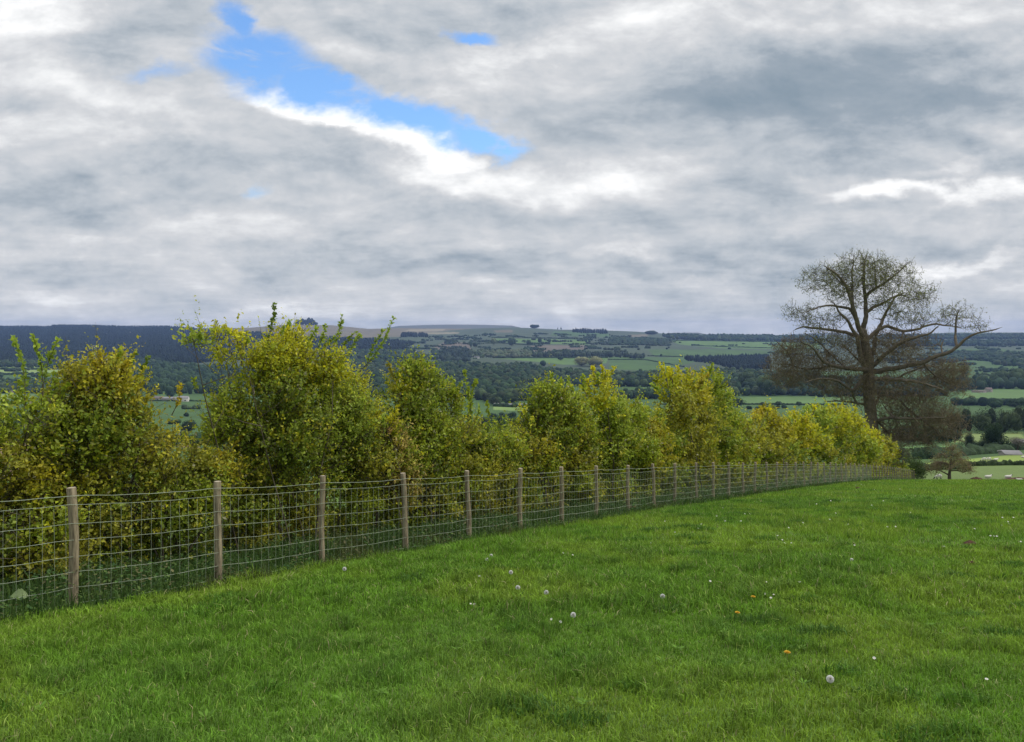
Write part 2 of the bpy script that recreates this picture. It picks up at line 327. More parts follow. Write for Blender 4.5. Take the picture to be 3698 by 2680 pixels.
def grass_col(X, Y, n):
    a = sstep(.36, .62, fbm(X/1.6+3, Y/2.2, 61))[:, None]; b = sstep(.54, .68, fbm(X/.30, Y/.42, 71))[:, None]*sstep(.35, .6, fbm(X/1.9, Y/2.6, 77))[:, None]; c = sstep(.62, .8, fbm(X/3.3, Y/5, 81))[:, None]
    C = G2*(1-a)+G1*a; C = C*(1-.5*b)+G3*.5*b; C = C*(1-.4*c)+G5*.4*c; C = C*(.62+.76*fbm(X/.09, Y/.13, 87, 2))[:, None]
    r = rng.random(n)[:, None]; C = np.where(r > .965, G4, C); C = np.where(r < .018, np.array((.42,.36,.19)), C); return C*rng.uniform(.45, 1.5, (n, 1))
Vs, Fs, Cs, base = [], [], [], 0
def put(V, F, C):
    global base
    Vs.append(V); Fs.append(F+base); Cs.append(C); base += len(V)
def field_grass(y0, y1, dens, Ls, Ws, seg):
    area = .80*(y1*y1-y0*y0)+2*(y1-y0); n = int(area*dens)
    Y = np.sqrt(rng.uniform(y0*y0, y1*y1, n)); X = rng.uniform(-.80, .80, n)*Y+rng.uniform(-.6, .6, n)
    off = offset_at(X, Y); keep = off < -.12+.3*(fbm(X/.7, Y/.7, 44)-.5); X = X[keep]; Y = Y[keep]; n = len(X)
    tuft = sstep(.52, .68, fbm(X/.30, Y/.42, 71)); rough = sstep(.45, .7, fbm(X/2.1, Y/2.9, 91))
    edge = np.exp(-np.maximum(-offset_at(X, Y)-.1, 0)/.5)
    Lh = rng.uniform(*Ls, n)*(.75+.65*tuft+.3*rough+.6*edge)
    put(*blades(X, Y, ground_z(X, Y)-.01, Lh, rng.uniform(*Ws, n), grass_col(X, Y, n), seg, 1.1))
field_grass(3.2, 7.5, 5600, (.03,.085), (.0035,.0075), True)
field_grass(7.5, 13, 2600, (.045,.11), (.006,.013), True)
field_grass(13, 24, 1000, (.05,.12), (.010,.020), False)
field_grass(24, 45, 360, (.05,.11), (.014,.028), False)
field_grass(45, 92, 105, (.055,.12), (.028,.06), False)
for _ in range(520):
    Yt_ = math.sqrt(random.uniform(3.4**2, 26**2)); Xt_ = random.uniform(-.78, .78)*Yt_
    if offset_at(Xt_, Yt_) > -.3: continue
    rt = random.uniform(.05, .17)*(1+Yt_/30); n = int(min(rt*rt*3.14*3200, 330)); a = rng.uniform(0, 6.283, n); rr_ = rt*np.sqrt(rng.random(n)); X = Xt_+rr_*np.cos(a)*1.4; Y = Yt_+rr_*np.sin(a)
    cb = np.array(random.choice([(.085,.185,.020), (.095,.210,.022), (.12,.235,.03), (.08,.17,.024)])); put(*blades(X, Y, ground_z(X, Y)-.01, rng.uniform(.05, .13, n)*(1.2-.6*rr_/rt), rng.uniform(.005, .009, n)*(1+Yt_/16), cb*rng.uniform(.5, 1.4, (n, 1)), True, 1.2))
for _ in range(150):
    Yt_ = math.sqrt(random.uniform(3.4**2, 16**2)); Xt_ = random.uniform(-.78, .78)*Yt_
    if offset_at(Xt_, Yt_) > -.2: continue
    n = random.randint(5, 11); a = np.linspace(0, 6.283, n, endpoint=False)+random.random(); zc_ = float(ground_z(np.array([Xt_]), np.array([Yt_]))[0])+.03; L_ = rng.uniform(.025, .055, n); c_ = np.array([Xt_, Yt_, zc_])
    dr_ = np.stack([np.cos(a), np.sin(a), rng.uniform(.15, .6, n)], -1); sd_ = np.stack([-np.sin(a), np.cos(a), 0*a], -1); p_ = c_+dr_*.005; V_ = np.stack([p_, p_+dr_*L_[:, None]*.6+sd_*L_[:, None]*.2, p_+dr_*L_[:, None], p_+dr_*L_[:, None]*.6-sd_*L_[:, None]*.2], 1).reshape(-1, 3); q_ = np.arange(n)*4
    put(V_, np.concatenate([np.stack([q_, q_+1, q_+2], 1), np.stack([q_, q_+2, q_+3], 1)]), np.repeat(np.array((.13,.25,.028))*rng.uniform(.6, 1.3, (n, 1)), 4, 0))
tag(mk('grass', np.concatenate(Vs), np.concatenate(Fs), M['grass'], col=np.concatenate(Cs)), 'short grazed green grass covering the sloping field', None, None, 'stuff')
# long dark herbage under the wire and the hedge
Vs, Fs, Cs, base = [], [], [], 0
for s0, s1, dens, wd in ((-4, 14, 620, .009), (14, 40, 300, .018), (40, 98, 120, .04)):
    n = int((s1-s0)*3.0*dens); s = rng.uniform(s0, s1, n); off = rng.uniform(-.42, 2.9, n)
    X = F0[0]+FD[0]*s+FN[0]*off; Y = F0[1]+FD[1]*s+FN[1]*off
    cl = fbm(X/.5, Y/.5, 14); Lh = rng.uniform(.08, .30, n)*(.25+1.6*cl)+.04
    Lh *= np.where(off < .2, .8, 1.1)
    t = rng.random(n)[:, None]; C = np.array((.035,.080,.020))*(1-t)+np.array((.095,.165,.035))*t
    br = sstep(.55, .75, fbm(X/.8, Y/.8, 19))[:, None]; C = C*(1-br*.5)+np.array((.12,.10,.04))*br*.5
    put(*blades(X, Y, ground_z(X, Y)-.01, Lh, np.full(n, wd)*rng.uniform(.6, 1.6, n), C*rng.uniform(.6, 1.3, (n, 1)), True, .9))
for s0, s1, dens, lf in ((-4, 14, 520, .045), (14, 40, 220, .075), (40, 98, 80, .13)):
    n = int((s1-s0)*2.6*dens); s = rng.uniform(s0, s1, n); off = -.30+2.9*rng.random(n)**1.3
    X = F0[0]+FD[0]*s+FN[0]*off; Y = F0[1]+FD[1]*s+FN[1]*off; cl = sstep(.40, .72, fbm(X/.55, Y/.55, 114)); k = cl > .03; X = X[k]; Y = Y[k]; cl = cl[k]; n = len(X)
    hz_ = rng.random(n)*(.05+.42*cl)+.02; pal_ = np.array([(.045,.105,.028), (.075,.150,.035), (.11,.17,.04), (.05,.09,.03), (.15,.14,.06)])[rng.integers(0, 5, n)]
    dd_ = nrm(np.stack([rng.normal(size=n), rng.normal(size=n), rng.uniform(-.2, .7, n)], -1)); up_ = nrm(dd_*[1, 1, 0]+[0, 0, .8]); p_ = np.stack([X, Y, ground_z(X, Y)+hz_], -1); L_ = lf*rng.uniform(.5, 1.4, n)
    sd_ = nrm(np.cross(dd_, up_)); a_ = p_+dd_*L_[:, None]*.5; V_ = np.stack([p_, a_+sd_*L_[:, None]*.32, p_+dd_*L_[:, None], a_-sd_*L_[:, None]*.32], 1).reshape(-1, 3); q_ = np.arange(n)*4
    put(V_, np.concatenate([np.stack([q_, q_+1, q_+2], 1), np.stack([q_, q_+2, q_+3], 1)]), np.repeat(pal_*rng.uniform(.7, 1.3, (n, 1)), 4, 0))
tag(mk('hedge_bottom_weeds', np.concatenate(Vs), np.concatenate(Fs), M['grass'], col=np.concatenate(Cs)), 'dark rank grass and weeds under the wire fence and hedge', None, None, 'stuff')

# ------------------------------------------------------------------ tubes
def tube(pts, rad, sides=5):
    pts = np.asarray(pts, float); n = len(pts); rad = np.broadcast_to(rad, n)
    d = np.gradient(pts, axis=0) if n > 1 else np.array([[0, 0, 1.]]); d = nrm(d)
    ref = np.where(np.abs(d[:, 2:3]) > .9, [[1., 0, 0]], [[0, 0, 1.]]); a = nrm(np.cross(d, ref)); b = np.cross(d, a)
    ang = np.arange(sides)*2*np.pi/sides
    V = (pts[:, None, :]+rad[:, None, None]*(a[:, None, :]*np.cos(ang)[None, :, None]+b[:, None, :]*np.sin(ang)[None, :, None])).reshape(-1, 3)
    i = np.arange(n-1)[:, None]*sides; j = np.arange(sides)[None, :]; j2 = (j+1) % sides
    F = np.stack([i+j, i+j2, i+sides+j2, i+sides+j], -1).reshape(-1, 4)
    return V, F
class Acc:
    def __init__(s): s.V = []; s.F = []; s.C = []; s.n = 0
    def add(s, V, F, c=None):
        s.V.append(np.asarray(V, float)); s.F.append(np.asarray(F)+s.n); s.n += len(V)
        if c is not None: s.C.append(np.broadcast_to(np.asarray(c, float), (len(V), 3)))
    def build(s, name, mat, parent=None, smooth=False, org=None):
        ks = sorted({f.shape[1] for f in s.F}); F = [np.concatenate([f for f in s.F if f.shape[1] == k]) for k in ks]
        return mk(name, np.concatenate(s.V), F, mat, parent, np.concatenate(s.C) if s.C else None, smooth, org)

# ------------------------------------------------------------------ stock fence
def fz(s, off=0): p = fpt(s, off); return float(height(p[0], p[1]))
fence = empty('wire_fence', (F0[0], F0[1], fz(0)), 'long stock fence of round wooden posts, square wire netting and a single top wire', 'fence')
TOPS = {}
post_s = [SP*n for n in range(-2, 54)]
for n, s in enumerate(post_s):
    s2 = s+random.uniform(-.05, .05); p = fpt(s2); z = fz(s2); hgt = 1.275+random.uniform(-.02, .02); r = .043+random.uniform(-.004, .006)
    tl = (random.uniform(-.055, .04), random.uniform(-.03, .03)); bw = random.uniform(.004, .012); A = Acc(); sides = 14
    lv = [-.15, .0, .14, .33, .55, .76, .98, 1.14, hgt-.004, hgt]; rr = [r*1.08, r*1.06, r*1.03, r*1.02, r, r*.98, r*.97, r*.96, r*.95, r*.88]
    pts = [(p[0]+tl[0]*(h/1.2-1)+bw*math.sin(h*5+n*2), p[1]+tl[1]*(h/1.2-1), z+h) for h in lv]
    V, F = tube(pts, np.array(rr), sides)
    V = V.reshape(len(lv), sides, 3); wob = (1+.07*np.sin(np.arange(sides)*3+n)[None, :, None])*(1+rng.normal(0, .025, (len(lv), sides, 1))); ctr = np.array(pts)[:, None, :]; V = (ctr+(V-ctr)*wob).reshape(-1, 3)
    A.add(V, F); o = A.build('post', M['post'], fence, True)
    cap = V[-sides:]; c = cap.mean(0); ck = np.arange(sides)
    cv = np.vstack([cap, c+[0, 0, .001]]); o.data.materials.append(M['post_end'])
    mk('sawn_top', cv, np.stack([ck, (ck+1) % sides, np.full(sides, sides)], 1), M['post_end'], fence).parent = fence
# merge each sawn top under its post
tops = [c for c in fence.children if c.name.startswith('sawn_top')]; posts = [c for c in fence.children if c.name.startswith('post')]
for a, b in zip(posts, tops): b.parent = a
HTS = [1.19, 1.10, .905, .739, .569, .41, .25, .09]
def wire_line(h, s0, s1, sag=.022, off=-.055, wv=.004):
    out = []
    k = int((s1-s0)/.15)
    for i in range(k+1):
        s = s0+(s1-s0)*i/k; ph = (s/SP) % 1.0; p = fpt(s, off+wv*math.sin(s*9+h*5)); out.append((p[0], p[1], fz(s)+h-sag*4*ph*(1-ph)+.003*math.sin(s*13+h*31)))
    return out
S0, S1 = -3.8, 94.5
def wires(name, hs, r0):
    A = Acc()
    for h in hs:
        for a, b, k in ((S0, 9, 1.0), (9, 22, 1.25), (22, 45, 1.6), (45, S1, 2.0)): A.add(*tube(wire_line(h, a, b+.01), r0*k, 4))
    return A
top = wires('top_wire', HTS[:1], .0030).build('top_wire', M['wire'], fence)
A = wires('net', HTS[1:], .0024)
sv = S0
while sv < 60:
    p = []
    for h in HTS[1:]:
        q = fpt(sv+.004*math.sin(h*40+sv*9), -.055); ph = (sv/SP) % 1; p.append((q[0], q[1], fz(sv)+h-.048*ph*(1-ph)))
    A.add(*tube(p, .0017*(1 if sv < 12 else 1.4 if sv < 30 else 2), 4)); sv += .12
A.build('netting', M['wire'], fence)

# ------------------------------------------------------------------ leaves
def leaf_faces(Pp, D, size, C, wr=.62, O=None):
    """one folded leaf per point: stalk point, direction, length"""
    n = len(Pp); D = nrm(D); up = nrm(np.stack([rng.normal(0, .7, n), rng.normal(0, .7, n), rng.uniform(.2, 1.2, n)], -1))
    if O is not None: up = nrm(O*.9+np.array([0, 0, .5])+rng.normal(0, .45, (n, 3)))
    sd = nrm(np.cross(D, up)); nn_ = np.cross(sd, D); s = size[:, None]
    tip = Pp+D*s; m = Pp+D*s*.5; a = m+sd*s*wr*.5+nn_*s*.12; b = m-sd*s*wr*.5+nn_*s*.12
    V = np.stack([Pp, a, tip, b], 1).reshape(-1, 3); k = np.arange(n)*4
    F = np.concatenate([np.stack([k, k+1, k+2], 1), np.stack([k, k+2, k+3], 1)])
    return V, F, np.repeat(C, 4, 0)
PAL = {k_: (tuple(min(.85, c_*m_) for c_, m_ in zip(a_, (1.62, 1.5, 1.1))), tuple(min(.85, c_*m_) for c_, m_ in zip(b_, (1.62, 1.5, 1.1)))) for k_, (a_, b_) in {'d': ((.050,.095,.014), (.130,.195,.026)), 'g': ((.095,.150,.016), (.235,.300,.030)), 'y': ((.210,.240,.012), (.470,.450,.020)),
       'o': ((.180,.165,.014), (.390,.340,.028)), 'p': ((.230,.165,.075), (.520,.400,.210)), 'b': ((.115,.118,.020), (.270,.262,.040)), 'v': ((.115,.180,.030), (.270,.360,.060))}.items()}
HOFF = 1.75
def hedge_pos(x, off=HOFF):
    u = (x-CX)/FPX; a = fpt(0, off); s = (u*a[1]-a[0])/(FD[0]-u*FD[1]); s = min(s, 110); return fpt(s, off), s
K = 1.6305
def bush(name, label, lobes, shoots=(), off=HOFF, stem_c=(.10,.085,.06), basex=None, nstem=8, group='hawthorn bushes of the hedge', cat='bush', thin=1.0, basespread=.5, low=True):
    """lobes: (x, y, rx, ry, palette[, density]) ; shoots: (x0, y0, x1, y1, palette); pixels of the 2268 px wide view"""
    xs = [l[0] for l in lobes]; bx = basex if basex is not None else sum(xs)/len(xs)
    bp, bs = hedge_pos(bx*K, off); bz = float(height(bp[0], bp[1])); Ybush = bp[1]
    th = empty(name, (bp[0], bp[1], bz), label, cat, group)
    LP, LD, LS, LC, LO = [], [], [], [], []; St = Acc(); Tw = Acc()
    fs = max(1.0, Ybush/13.0)**.85; leaf = .060*fs
    ends = []
    lobes = list(lobes); wx = 15 if Ybush < 15 else 28; x = min(xs)-wx
    while x < max(xs)+wx and low:
        p, s = hedge_pos(x*K, off); gh = float(height(p[0], p[1])); px_m = FPX/p[1]/K
        tops = [l[1]-l[3]*.3 for l in lobes[:len(xs)] if abs(l[0]-x) < l[2]+40] or [1e9 if Ybush < 15 else 1045 if Ybush < 21 else 955]
        for hh, rz in ((.28,.32), (.70,.34), (1.10,.34)) if Ybush < 15 else ((.28,.34), (.75,.36), (1.2,.38), (1.6,.38), (1.95,.3)):
            yy = (HY-(gh+hh-EYE)/p[1]*FPX)/K
            if yy > min(tops)-30: lobes.append((x+random.uniform(-.2, .2)*px_m, yy, .5*px_m, rz*px_m, random.choice('dddbbbog' if bx < 450 else 'ddbbg'), .95))
        x += .8*px_m
    for lb in lobes:
        x, y, rx, ry, pal = lb[:5]; dens = (lb[5] if len(lb) > 5 else 1.0)*thin
        offj = off+random.uniform(-.15, .35); p, s = hedge_pos(x*K, offj); Y = p[1]; u, v = uv(x*K, y*K)
        c = np.array([p[0], Y, EYE+v*Y]); Rx = rx*K/FPX*Y; Rz = ry*K/FPX*Y; Ry = min(max(Rx*.9, .35), 1.1)
        ends.append((c, Rx, Ry, Rz))
        ns = int(8800*Rx*Rz*3.14/(fs*fs)*dens/11.0)+8
        d = nrm(rng.normal(size=(ns, 3))); r = rng.random(ns)**(1/2.4)
        o = c+d*r[:, None]*np.array([Rx, Ry, Rz])
        cl3 = fbm(o[:, 0]/(.30*fs)+o[:, 1]*1.7, o[:, 2]/(.30*fs)-o[:, 1]*1.3, 23, 3); kp = (cl3 > .46) | (rng.random(ns) < .22); o = o[kp]; d = d[kp]; ns = len(o)
        dr = nrm(d*[.75, .75, .45]+[0, 0, .75]+rng.normal(0, .35, (ns, 3)))
        ln = rng.uniform(.12, .34, ns)*(fs**.5)
        # some shoots grow out of the outline
        outl = rng.random(ns) < .16; ln = np.where(outl, ln*rng.uniform(1.3, 2.3, ns), ln)
        mixc = [np.array([PAL[q_][e_] for q_ in 'gbyv']).mean(0) for e_ in (0, 1)]
        c0, c1 = [.66*np.array(PAL[pal][e_])+.34*mixc[e_] for e_ in (0, 1)]
        alt = rng.integers(0, 5, ns); a0 = np.array([PAL[q_][0] for q_ in 'gybvo'])[alt]; a1 = np.array([PAL[q_][1] for q_ in 'gybvo'])[alt]; am = (rng.random((ns, 1)) < .30)*.6
        clump = fbm(o[:, 0]/(.22*fs)+o[:, 1]*3, o[:, 2]/(.22*fs), 5)
        per = 11
        for k in range(per):
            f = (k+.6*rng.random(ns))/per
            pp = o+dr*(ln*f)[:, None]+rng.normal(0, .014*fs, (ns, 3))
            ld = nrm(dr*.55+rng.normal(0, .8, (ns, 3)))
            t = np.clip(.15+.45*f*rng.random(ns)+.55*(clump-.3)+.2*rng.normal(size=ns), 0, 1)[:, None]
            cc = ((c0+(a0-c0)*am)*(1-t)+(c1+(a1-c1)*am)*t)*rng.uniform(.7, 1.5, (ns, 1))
            odd = rng.random((ns, 1)); cc = np.where(odd > .985, np.array((.42,.40,.24)), cc)
            LP.append(pp); LD.append(ld); LS.append(leaf*rng.uniform(.5, 1.45, ns)*(1-.25*f)); LC.append(cc); LO.append(d)
        # twigs shown through the leaves
        m = rng.random(ns) < (.5 if fs < 1.6 else .12)
        for q, e, l_ in zip(o[m], dr[m], ln[m]): Tw.add(*tube([q-e*.12, q+e*l_*.5, q+e*l_], np.array([.0045, .003, .0015])*fs, 3), np.array(stem_c)*random.uniform(.8, 1.7))
    auto = []
    for l in lobes[:len(xs)]:
        if l[1]-l[3] < min(q[1]-q[3] for q in lobes[:len(xs)] if abs(q[0]-l[0]) < l[2]+q[2])+25:
            for _ in range(3):
                a_ = random.uniform(-1.1, 1.1); x0 = l[0]+l[2]*.6*math.sin(a_); y0 = l[1]-l[3]*.5*math.cos(a_); k_ = random.uniform(.75, 1.2)
                auto.append((x0, y0, l[0]+l[2]*(1.0*k_)*math.sin(a_)*.95, l[1]-l[3]*k_*(.35+.85*math.cos(a_)), l[4] if random.random() < .6 else 'v'))
    for (x0, y0, x1, y1, pal) in list(shoots)+auto:
        p, s = hedge_pos(x0*K, off); Y = p[1]; u0, v0 = uv(x0*K, y0*K); u1, v1 = uv(x1*K, y1*K)
        a = np.array([u0*Y, Y, EYE+v0*Y]); Y1 = Y+random.uniform(-.25, .25); b = np.array([u1*Y1, Y1, EYE+v1*Y1])
        k = 9; t = np.linspace(0, 1, k)[:, None]; bend = nrm(np.cross(b-a, [0, 1, 0]))*np.linalg.norm(b-a)*.07*random.choice((-1, 1))
        pts = a+(b-a)*t+bend*np.sin(t*np.pi); Tw.add(*tube(pts, np.linspace(.008, .002, k)*fs, 4), np.array(stem_c)*1.2)
        L_ = np.linalg.norm(b-a); n = int(L_*105/fs)+8; f = rng.random(n)**.85; f = .22+.78*f
        pp = a+(b-a)*f[:, None]+bend*np.sin(f*np.pi)[:, None]; ld = nrm((b-a)/L_*.5+rng.normal(0, .75, (n, 3))); pp = pp+nrm(rng.normal(size=(n, 3)))*(.045*fs*(1.15-.95*f))[:, None]*rng.random((n, 1))
        c0, c1 = map(np.array, PAL[pal]); tt = np.clip(f*.7+rng.normal(0, .25, n), 0, 1)[:, None]
        LP.append(pp); LD.append(ld); LO.append(nrm(rng.normal(size=(n, 3))+[0, -.4, .3])); LS.append(leaf*rng.uniform(.7, 1.25, n)); LC.append((c0*(1-tt)+c1*tt)*rng.uniform(.8, 1.2, (n, 1)))
        ends.append((a, .05, .05, .05))
    for i in range(nstem):
        c, Rx, Ry, Rz = ends[i % len(ends)] if i < len(ends) else random.choice(ends)
        e = c+np.array([random.uniform(-.6, .6)*Rx, random.uniform(-.6, .6)*Ry, random.uniform(-.5, .7)*Rz])
        q, _ = bp, 0; g = np.array([bp[0]+(e[0]-bp[0])*.55+random.uniform(-basespread, basespread), bp[1]+(e[1]-bp[1])*.55+random.uniform(-.25, .25), 0]); g[2] = height(g[0], g[1])-.05
        m1 = g*.62+e*.38+[random.uniform(-.1, .1), random.uniform(-.1, .1), .1]; m2 = g*.25+e*.75+[random.uniform(-.12, .12), random.uniform(-.1, .1), .05]
        r = random.uniform(.009, .022)*min(fs, 1.6); St.add(*tube([g, g*.8+e*.2, m1, m2, e], np.array([r, r*.9, r*.75, r*.5, r*.25]), 6), np.array(stem_c)*random.uniform(.7, 1.4))
        for j in range(3):
            t = random.uniform(.35, .85); q = g*(1-t)+e*t; dd = nrm(np.array([random.gauss(0, 1), random.gauss(0, .8), random.uniform(.1, 1)])); l_ = random.uniform(.3, .7)*min(fs, 2)
            Tw.add(*tube([q, q+dd*l_*.5+[0, 0, .04], q+dd*l_+[0, 0, .12]], np.array([.008, .005, .002])*fs, 3), np.array(stem_c)*random.uniform(.8, 1.9))
    V, F, C = leaf_faces(np.concatenate(LP), np.concatenate(LD), np.concatenate(LS), np.concatenate(LC), O=np.concatenate(LO))
    gz = height(V[:, 0], V[:, 1]); keep = (V[:, 2] > gz+.02).reshape(-1, 4).all(1); nl = len(keep); kf = np.concatenate([keep, keep])
    mk('foliage', V, F[kf], M['leaf'], th, C)
    St.build('stem', M['bark'], th, True); Tw.build('twigs', M['bark'], th)
    return th
bush('sapling', 'loose pale green leafy bush at the far left, three bare-footed shoots standing high above it',
     [(45,925,35,35,'v',.4),(95,925,35,30,'g',.4),(35,975,35,35,'g',.5),(-25,1040,60,60,'b',.9),(60,1060,60,50,'o',.9),(110,1020,40,50,'g',.8),(-60,960,60,50,'g',.7),(30,1110,90,60,'b',.9),(-60,1100,80,90,'b',.8),(120,1100,60,50,'y',.8)],
     [(55,890,28,748,'v'),(92,880,72,742,'v'),(95,880,130,752,'v'),(60,900,45,840,'g'),(110,900,120,830,'g'),(30,960,10,880,'g'),(130,930,150,850,'g')], basex=50, nstem=12)
bush('golden_hawthorn', 'broad golden olive hawthorn bush, second of the hedge from the left',
     [(235,850,75,55,'o',1.1),(180,900,65,70,'b'),(272,880,50,55,'o',1.1),(295,940,46,52,'b'),(215,960,90,75,'d',.7),(150,1000,70,60,'g',.9),(250,1040,90,60,'b',.8),(372,1000,34,32,'o'),(430,1035,50,42,'b'),(340,1030,60,45,'b',.9),(490,1055,45,42,'o'),(300,1100,110,50,'b',.8),(440,1090,90,40,'g',.8),(140,1080,60,50,'b',.9),(215,1130,90,35,'d',.6)],
     [(220,830,200,785,'o'),(245,820,265,775,'g'),(170,860,150,800,'b'),(310,850,330,790,'d'),(280,830,300,783,'d'),(380,920,400,850,'o'),(510,1000,545,960,'o')], nstem=14, basex=280)
bush('tall_hawthorn', 'tallest dark green hawthorn bush of the hedge with shoots reaching above the skyline',
     [(640,815,60,50,'y'),(565,835,50,45,'y'),(505,805,26,42,'y',.6),(490,745,38,15,'y',.8),(435,757,20,16,'v',.5),(530,780,35,35,'y',.8),(715,825,50,45,'y'),(600,885,85,65,'d'),(700,890,80,60,'g'),(507,890,34,44,'g'),(775,880,42,45,'y',.8),(760,930,70,60,'v'),(640,970,110,70,'d'),(540,960,70,60,'d'),(790,930,55,45,'y',.9),(700,1010,90,50,'d',.9),(580,1040,80,45,'d',.8),(660,1080,110,40,'d',.7),(640,760,30,40,'y',.7),(492,950,28,42,'g'),(790,1000,50,40,'d'),(590,790,40,40,'y',.8)],
     [(585,770,607,672,'d'),(635,790,640,725,'y'),(690,790,720,720,'v'),(730,780,757,697,'v'),(770,800,800,740,'v'),(790,830,872,703,'v'),(740,800,790,735,'g'),(810,820,850,730,'v'),(660,780,700,725,'v'),(535,810,520,742,'y'),(440,870,430,840,'g'),(700,800,750,740,'v')], nstem=16, basex=650)
bush('pink_tinged_hawthorn', 'bush with pinkish brown leafy patch overhanging the fourth fence post',
     [(850,985,45,45,'p'),(870,1030,40,40,'p'),(845,950,40,25,'y',.9),(835,1040,45,35,'b'),(890,1075,35,40,'p',.7)],
     [(860,950,880,900,'y'),(830,960,815,920,'y')], off=1.35, nstem=6, basex=860, low=False)
bush('leaning_hawthorn', 'olive green hawthorn bush with pale left side between the tallest bush and the slender saplings',
     [(915,840,40,35,'g'),(880,870,30,30,'y',.6),(900,900,60,50,'d'),(940,870,35,50,'d'),(920,960,65,55,'g'),(960,980,45,50,'d'),(900,1010,55,45,'g'),(950,1050,70,40,'d',.8),(900,1100,60,35,'b',.6)],
     [(925,830,935,790,'g'),(880,850,860,800,'b'),(950,850,965,815,'g')], nstem=9, basex=920)
bush('slender_sapling', 'group of slender upright leafy shoots in the low part of the hedge',
     [(1000,960,30,50,'g',.7),(1040,980,30,40,'g',.7),(980,1000,40,40,'g'),(1060,1010,35,30,'g'),(1020,1030,50,35,'b'),(1000,900,20,40,'g',.6),(1110,1010,40,25,'g',.9),(1080,1060,60,30,'b',.8),(1000,1080,60,30,'g',.7),(1140,1060,40,35,'b',.8)],
     [(975,960,968,820,'g'),(1000,950,1000,835,'g'),(1012,950,1022,845,'g'),(1030,960,1028,822,'g'),(1045,980,1055,840,'g'),(985,950,985,830,'g'),(1070,1000,1078,890,'g'),(1060,1000,1062,900,'v'),(1035,960,1037,860,'g'),(955,960,945,850,'d')], nstem=9, basex=1020)
bush('dark_centred_hawthorn', 'green hawthorn bush with dark gaps at its heart right of the slender shoots',
     [(1215,890,45,40,'g'),(1190,930,35,50,'d',.8),(1250,920,50,50,'g'),(1165,950,25,35,'y',.8),(1220,970,60,50,'d',.8),(1270,960,45,50,'g'),(1180,1000,50,40,'o'),(1250,1020,60,40,'b'),(1200,1060,60,30,'b',.8)],
     [(1222,870,220+1003,828,'g'),(1190,880,1186,850,'g'),(1265,870,1258,835,'g'),(1240,870,1243,840,'g'),(1205,870,1200,850,'v')], nstem=8, basex=1220)
bush('yellow_tipped_hawthorn', 'yellow green hawthorn bush with a fan of tips at mid hedge',
     [(1325,880,38,40,'y',.9),(1350,930,45,50,'v'),(1310,950,45,50,'g'),(1370,980,50,40,'g'),(1330,1010,60,35,'v')],
     [(1315,870,1312,812,'y'),(1330,860,1333,810,'y'),(1345,870,1362,812,'y'),(1300,880,1292,830,'g'),(1335,860,1345,822,'y')], nstem=7, basex=1340)
bush('orange_flecked_hawthorn', 'low hawthorn bush with an orange yellow patch left of the fan-shaped bush',
     [(1395,925,35,30,'g'),(1430,940,35,35,'v'),(1440,965,30,35,'o',1.2),(1410,1000,45,30,'g'),(1455,1000,35,30,'o'),(1430,1030,50,20,'b')],
     [(1380,915,1375,885,'v'),(1410,910,1412,885,'g')], nstem=6, basex=1420)
bush('fan_shaped_hawthorn', 'yellow tipped hawthorn bush spreading like a fan above its neighbours',
     [(1490,860,38,38,'y',.7),(1530,870,40,45,'o',.8),(1570,860,35,35,'g',.9),(1500,920,45,50,'b',.9),(1550,930,55,50,'b'),(1590,900,35,40,'v'),(1610,940,35,35,'g'),(1520,980,60,40,'b'),(1590,980,50,35,'g'),(1500,1010,50,25,'b')],
     [(1480,860,1460,806,'y'),(1490,850,1478,812,'y'),(1505,850,1500,815,'y'),(1470,880,1438,850,'v'),(1530,850,1528,818,'o'),(1550,850,1560,815,'y'),(1570,850,1580,805,'g'),(1585,870,1602,835,'v'),(1590,890,1620,870,'v')], nstem=8, basex=1545)
bush('russet_hawthorn', 'russet and yellow hawthorn bush, low, right of the fan-shaped bush',
     [(1640,960,30,30,'b'),(1670,950,30,30,'o'),(1700,940,32,32,'o',1.1),(1660,985,45,28,'b'),(1720,965,35,32,'o'),(1630,1000,40,20,'g'),(1700,990,45,25,'b')],
     [(1700,920,1703,903,'y'),(1675,930,1670,912,'o')], nstem=6, basex=1680)
bush('lime_hawthorn', 'bright lime yellow hawthorn bush in front of the big bare tree',
     [(1770,950,35,32,'y',1.1),(1810,940,35,35,'v',1.1),(1850,935,38,35,'y',1.1),(1880,950,32,38,'y',1.1),(1790,985,45,28,'y'),(1850,985,45,30,'d',1.0),(1895,985,30,28,'g'),(1760,990,35,22,'o')],
     [(1800,920,1803,897,'y'),(1855,915,1850,893,'y'),(1885,925,1895,900,'y')], nstem=6, basex=1820)
bush('end_hawthorn', 'last hawthorn bush of the hedge, tapering down to the end of the fence',
     [(1920,975,25,26,'y'),(1940,985,22,25,'o'),(1960,995,20,20,'b'),(1975,1008,16,14,'y',1.2),(1915,1000,30,20,'g'),(1950,1012,25,10,'o')],
     [], nstem=4, basex=1940)

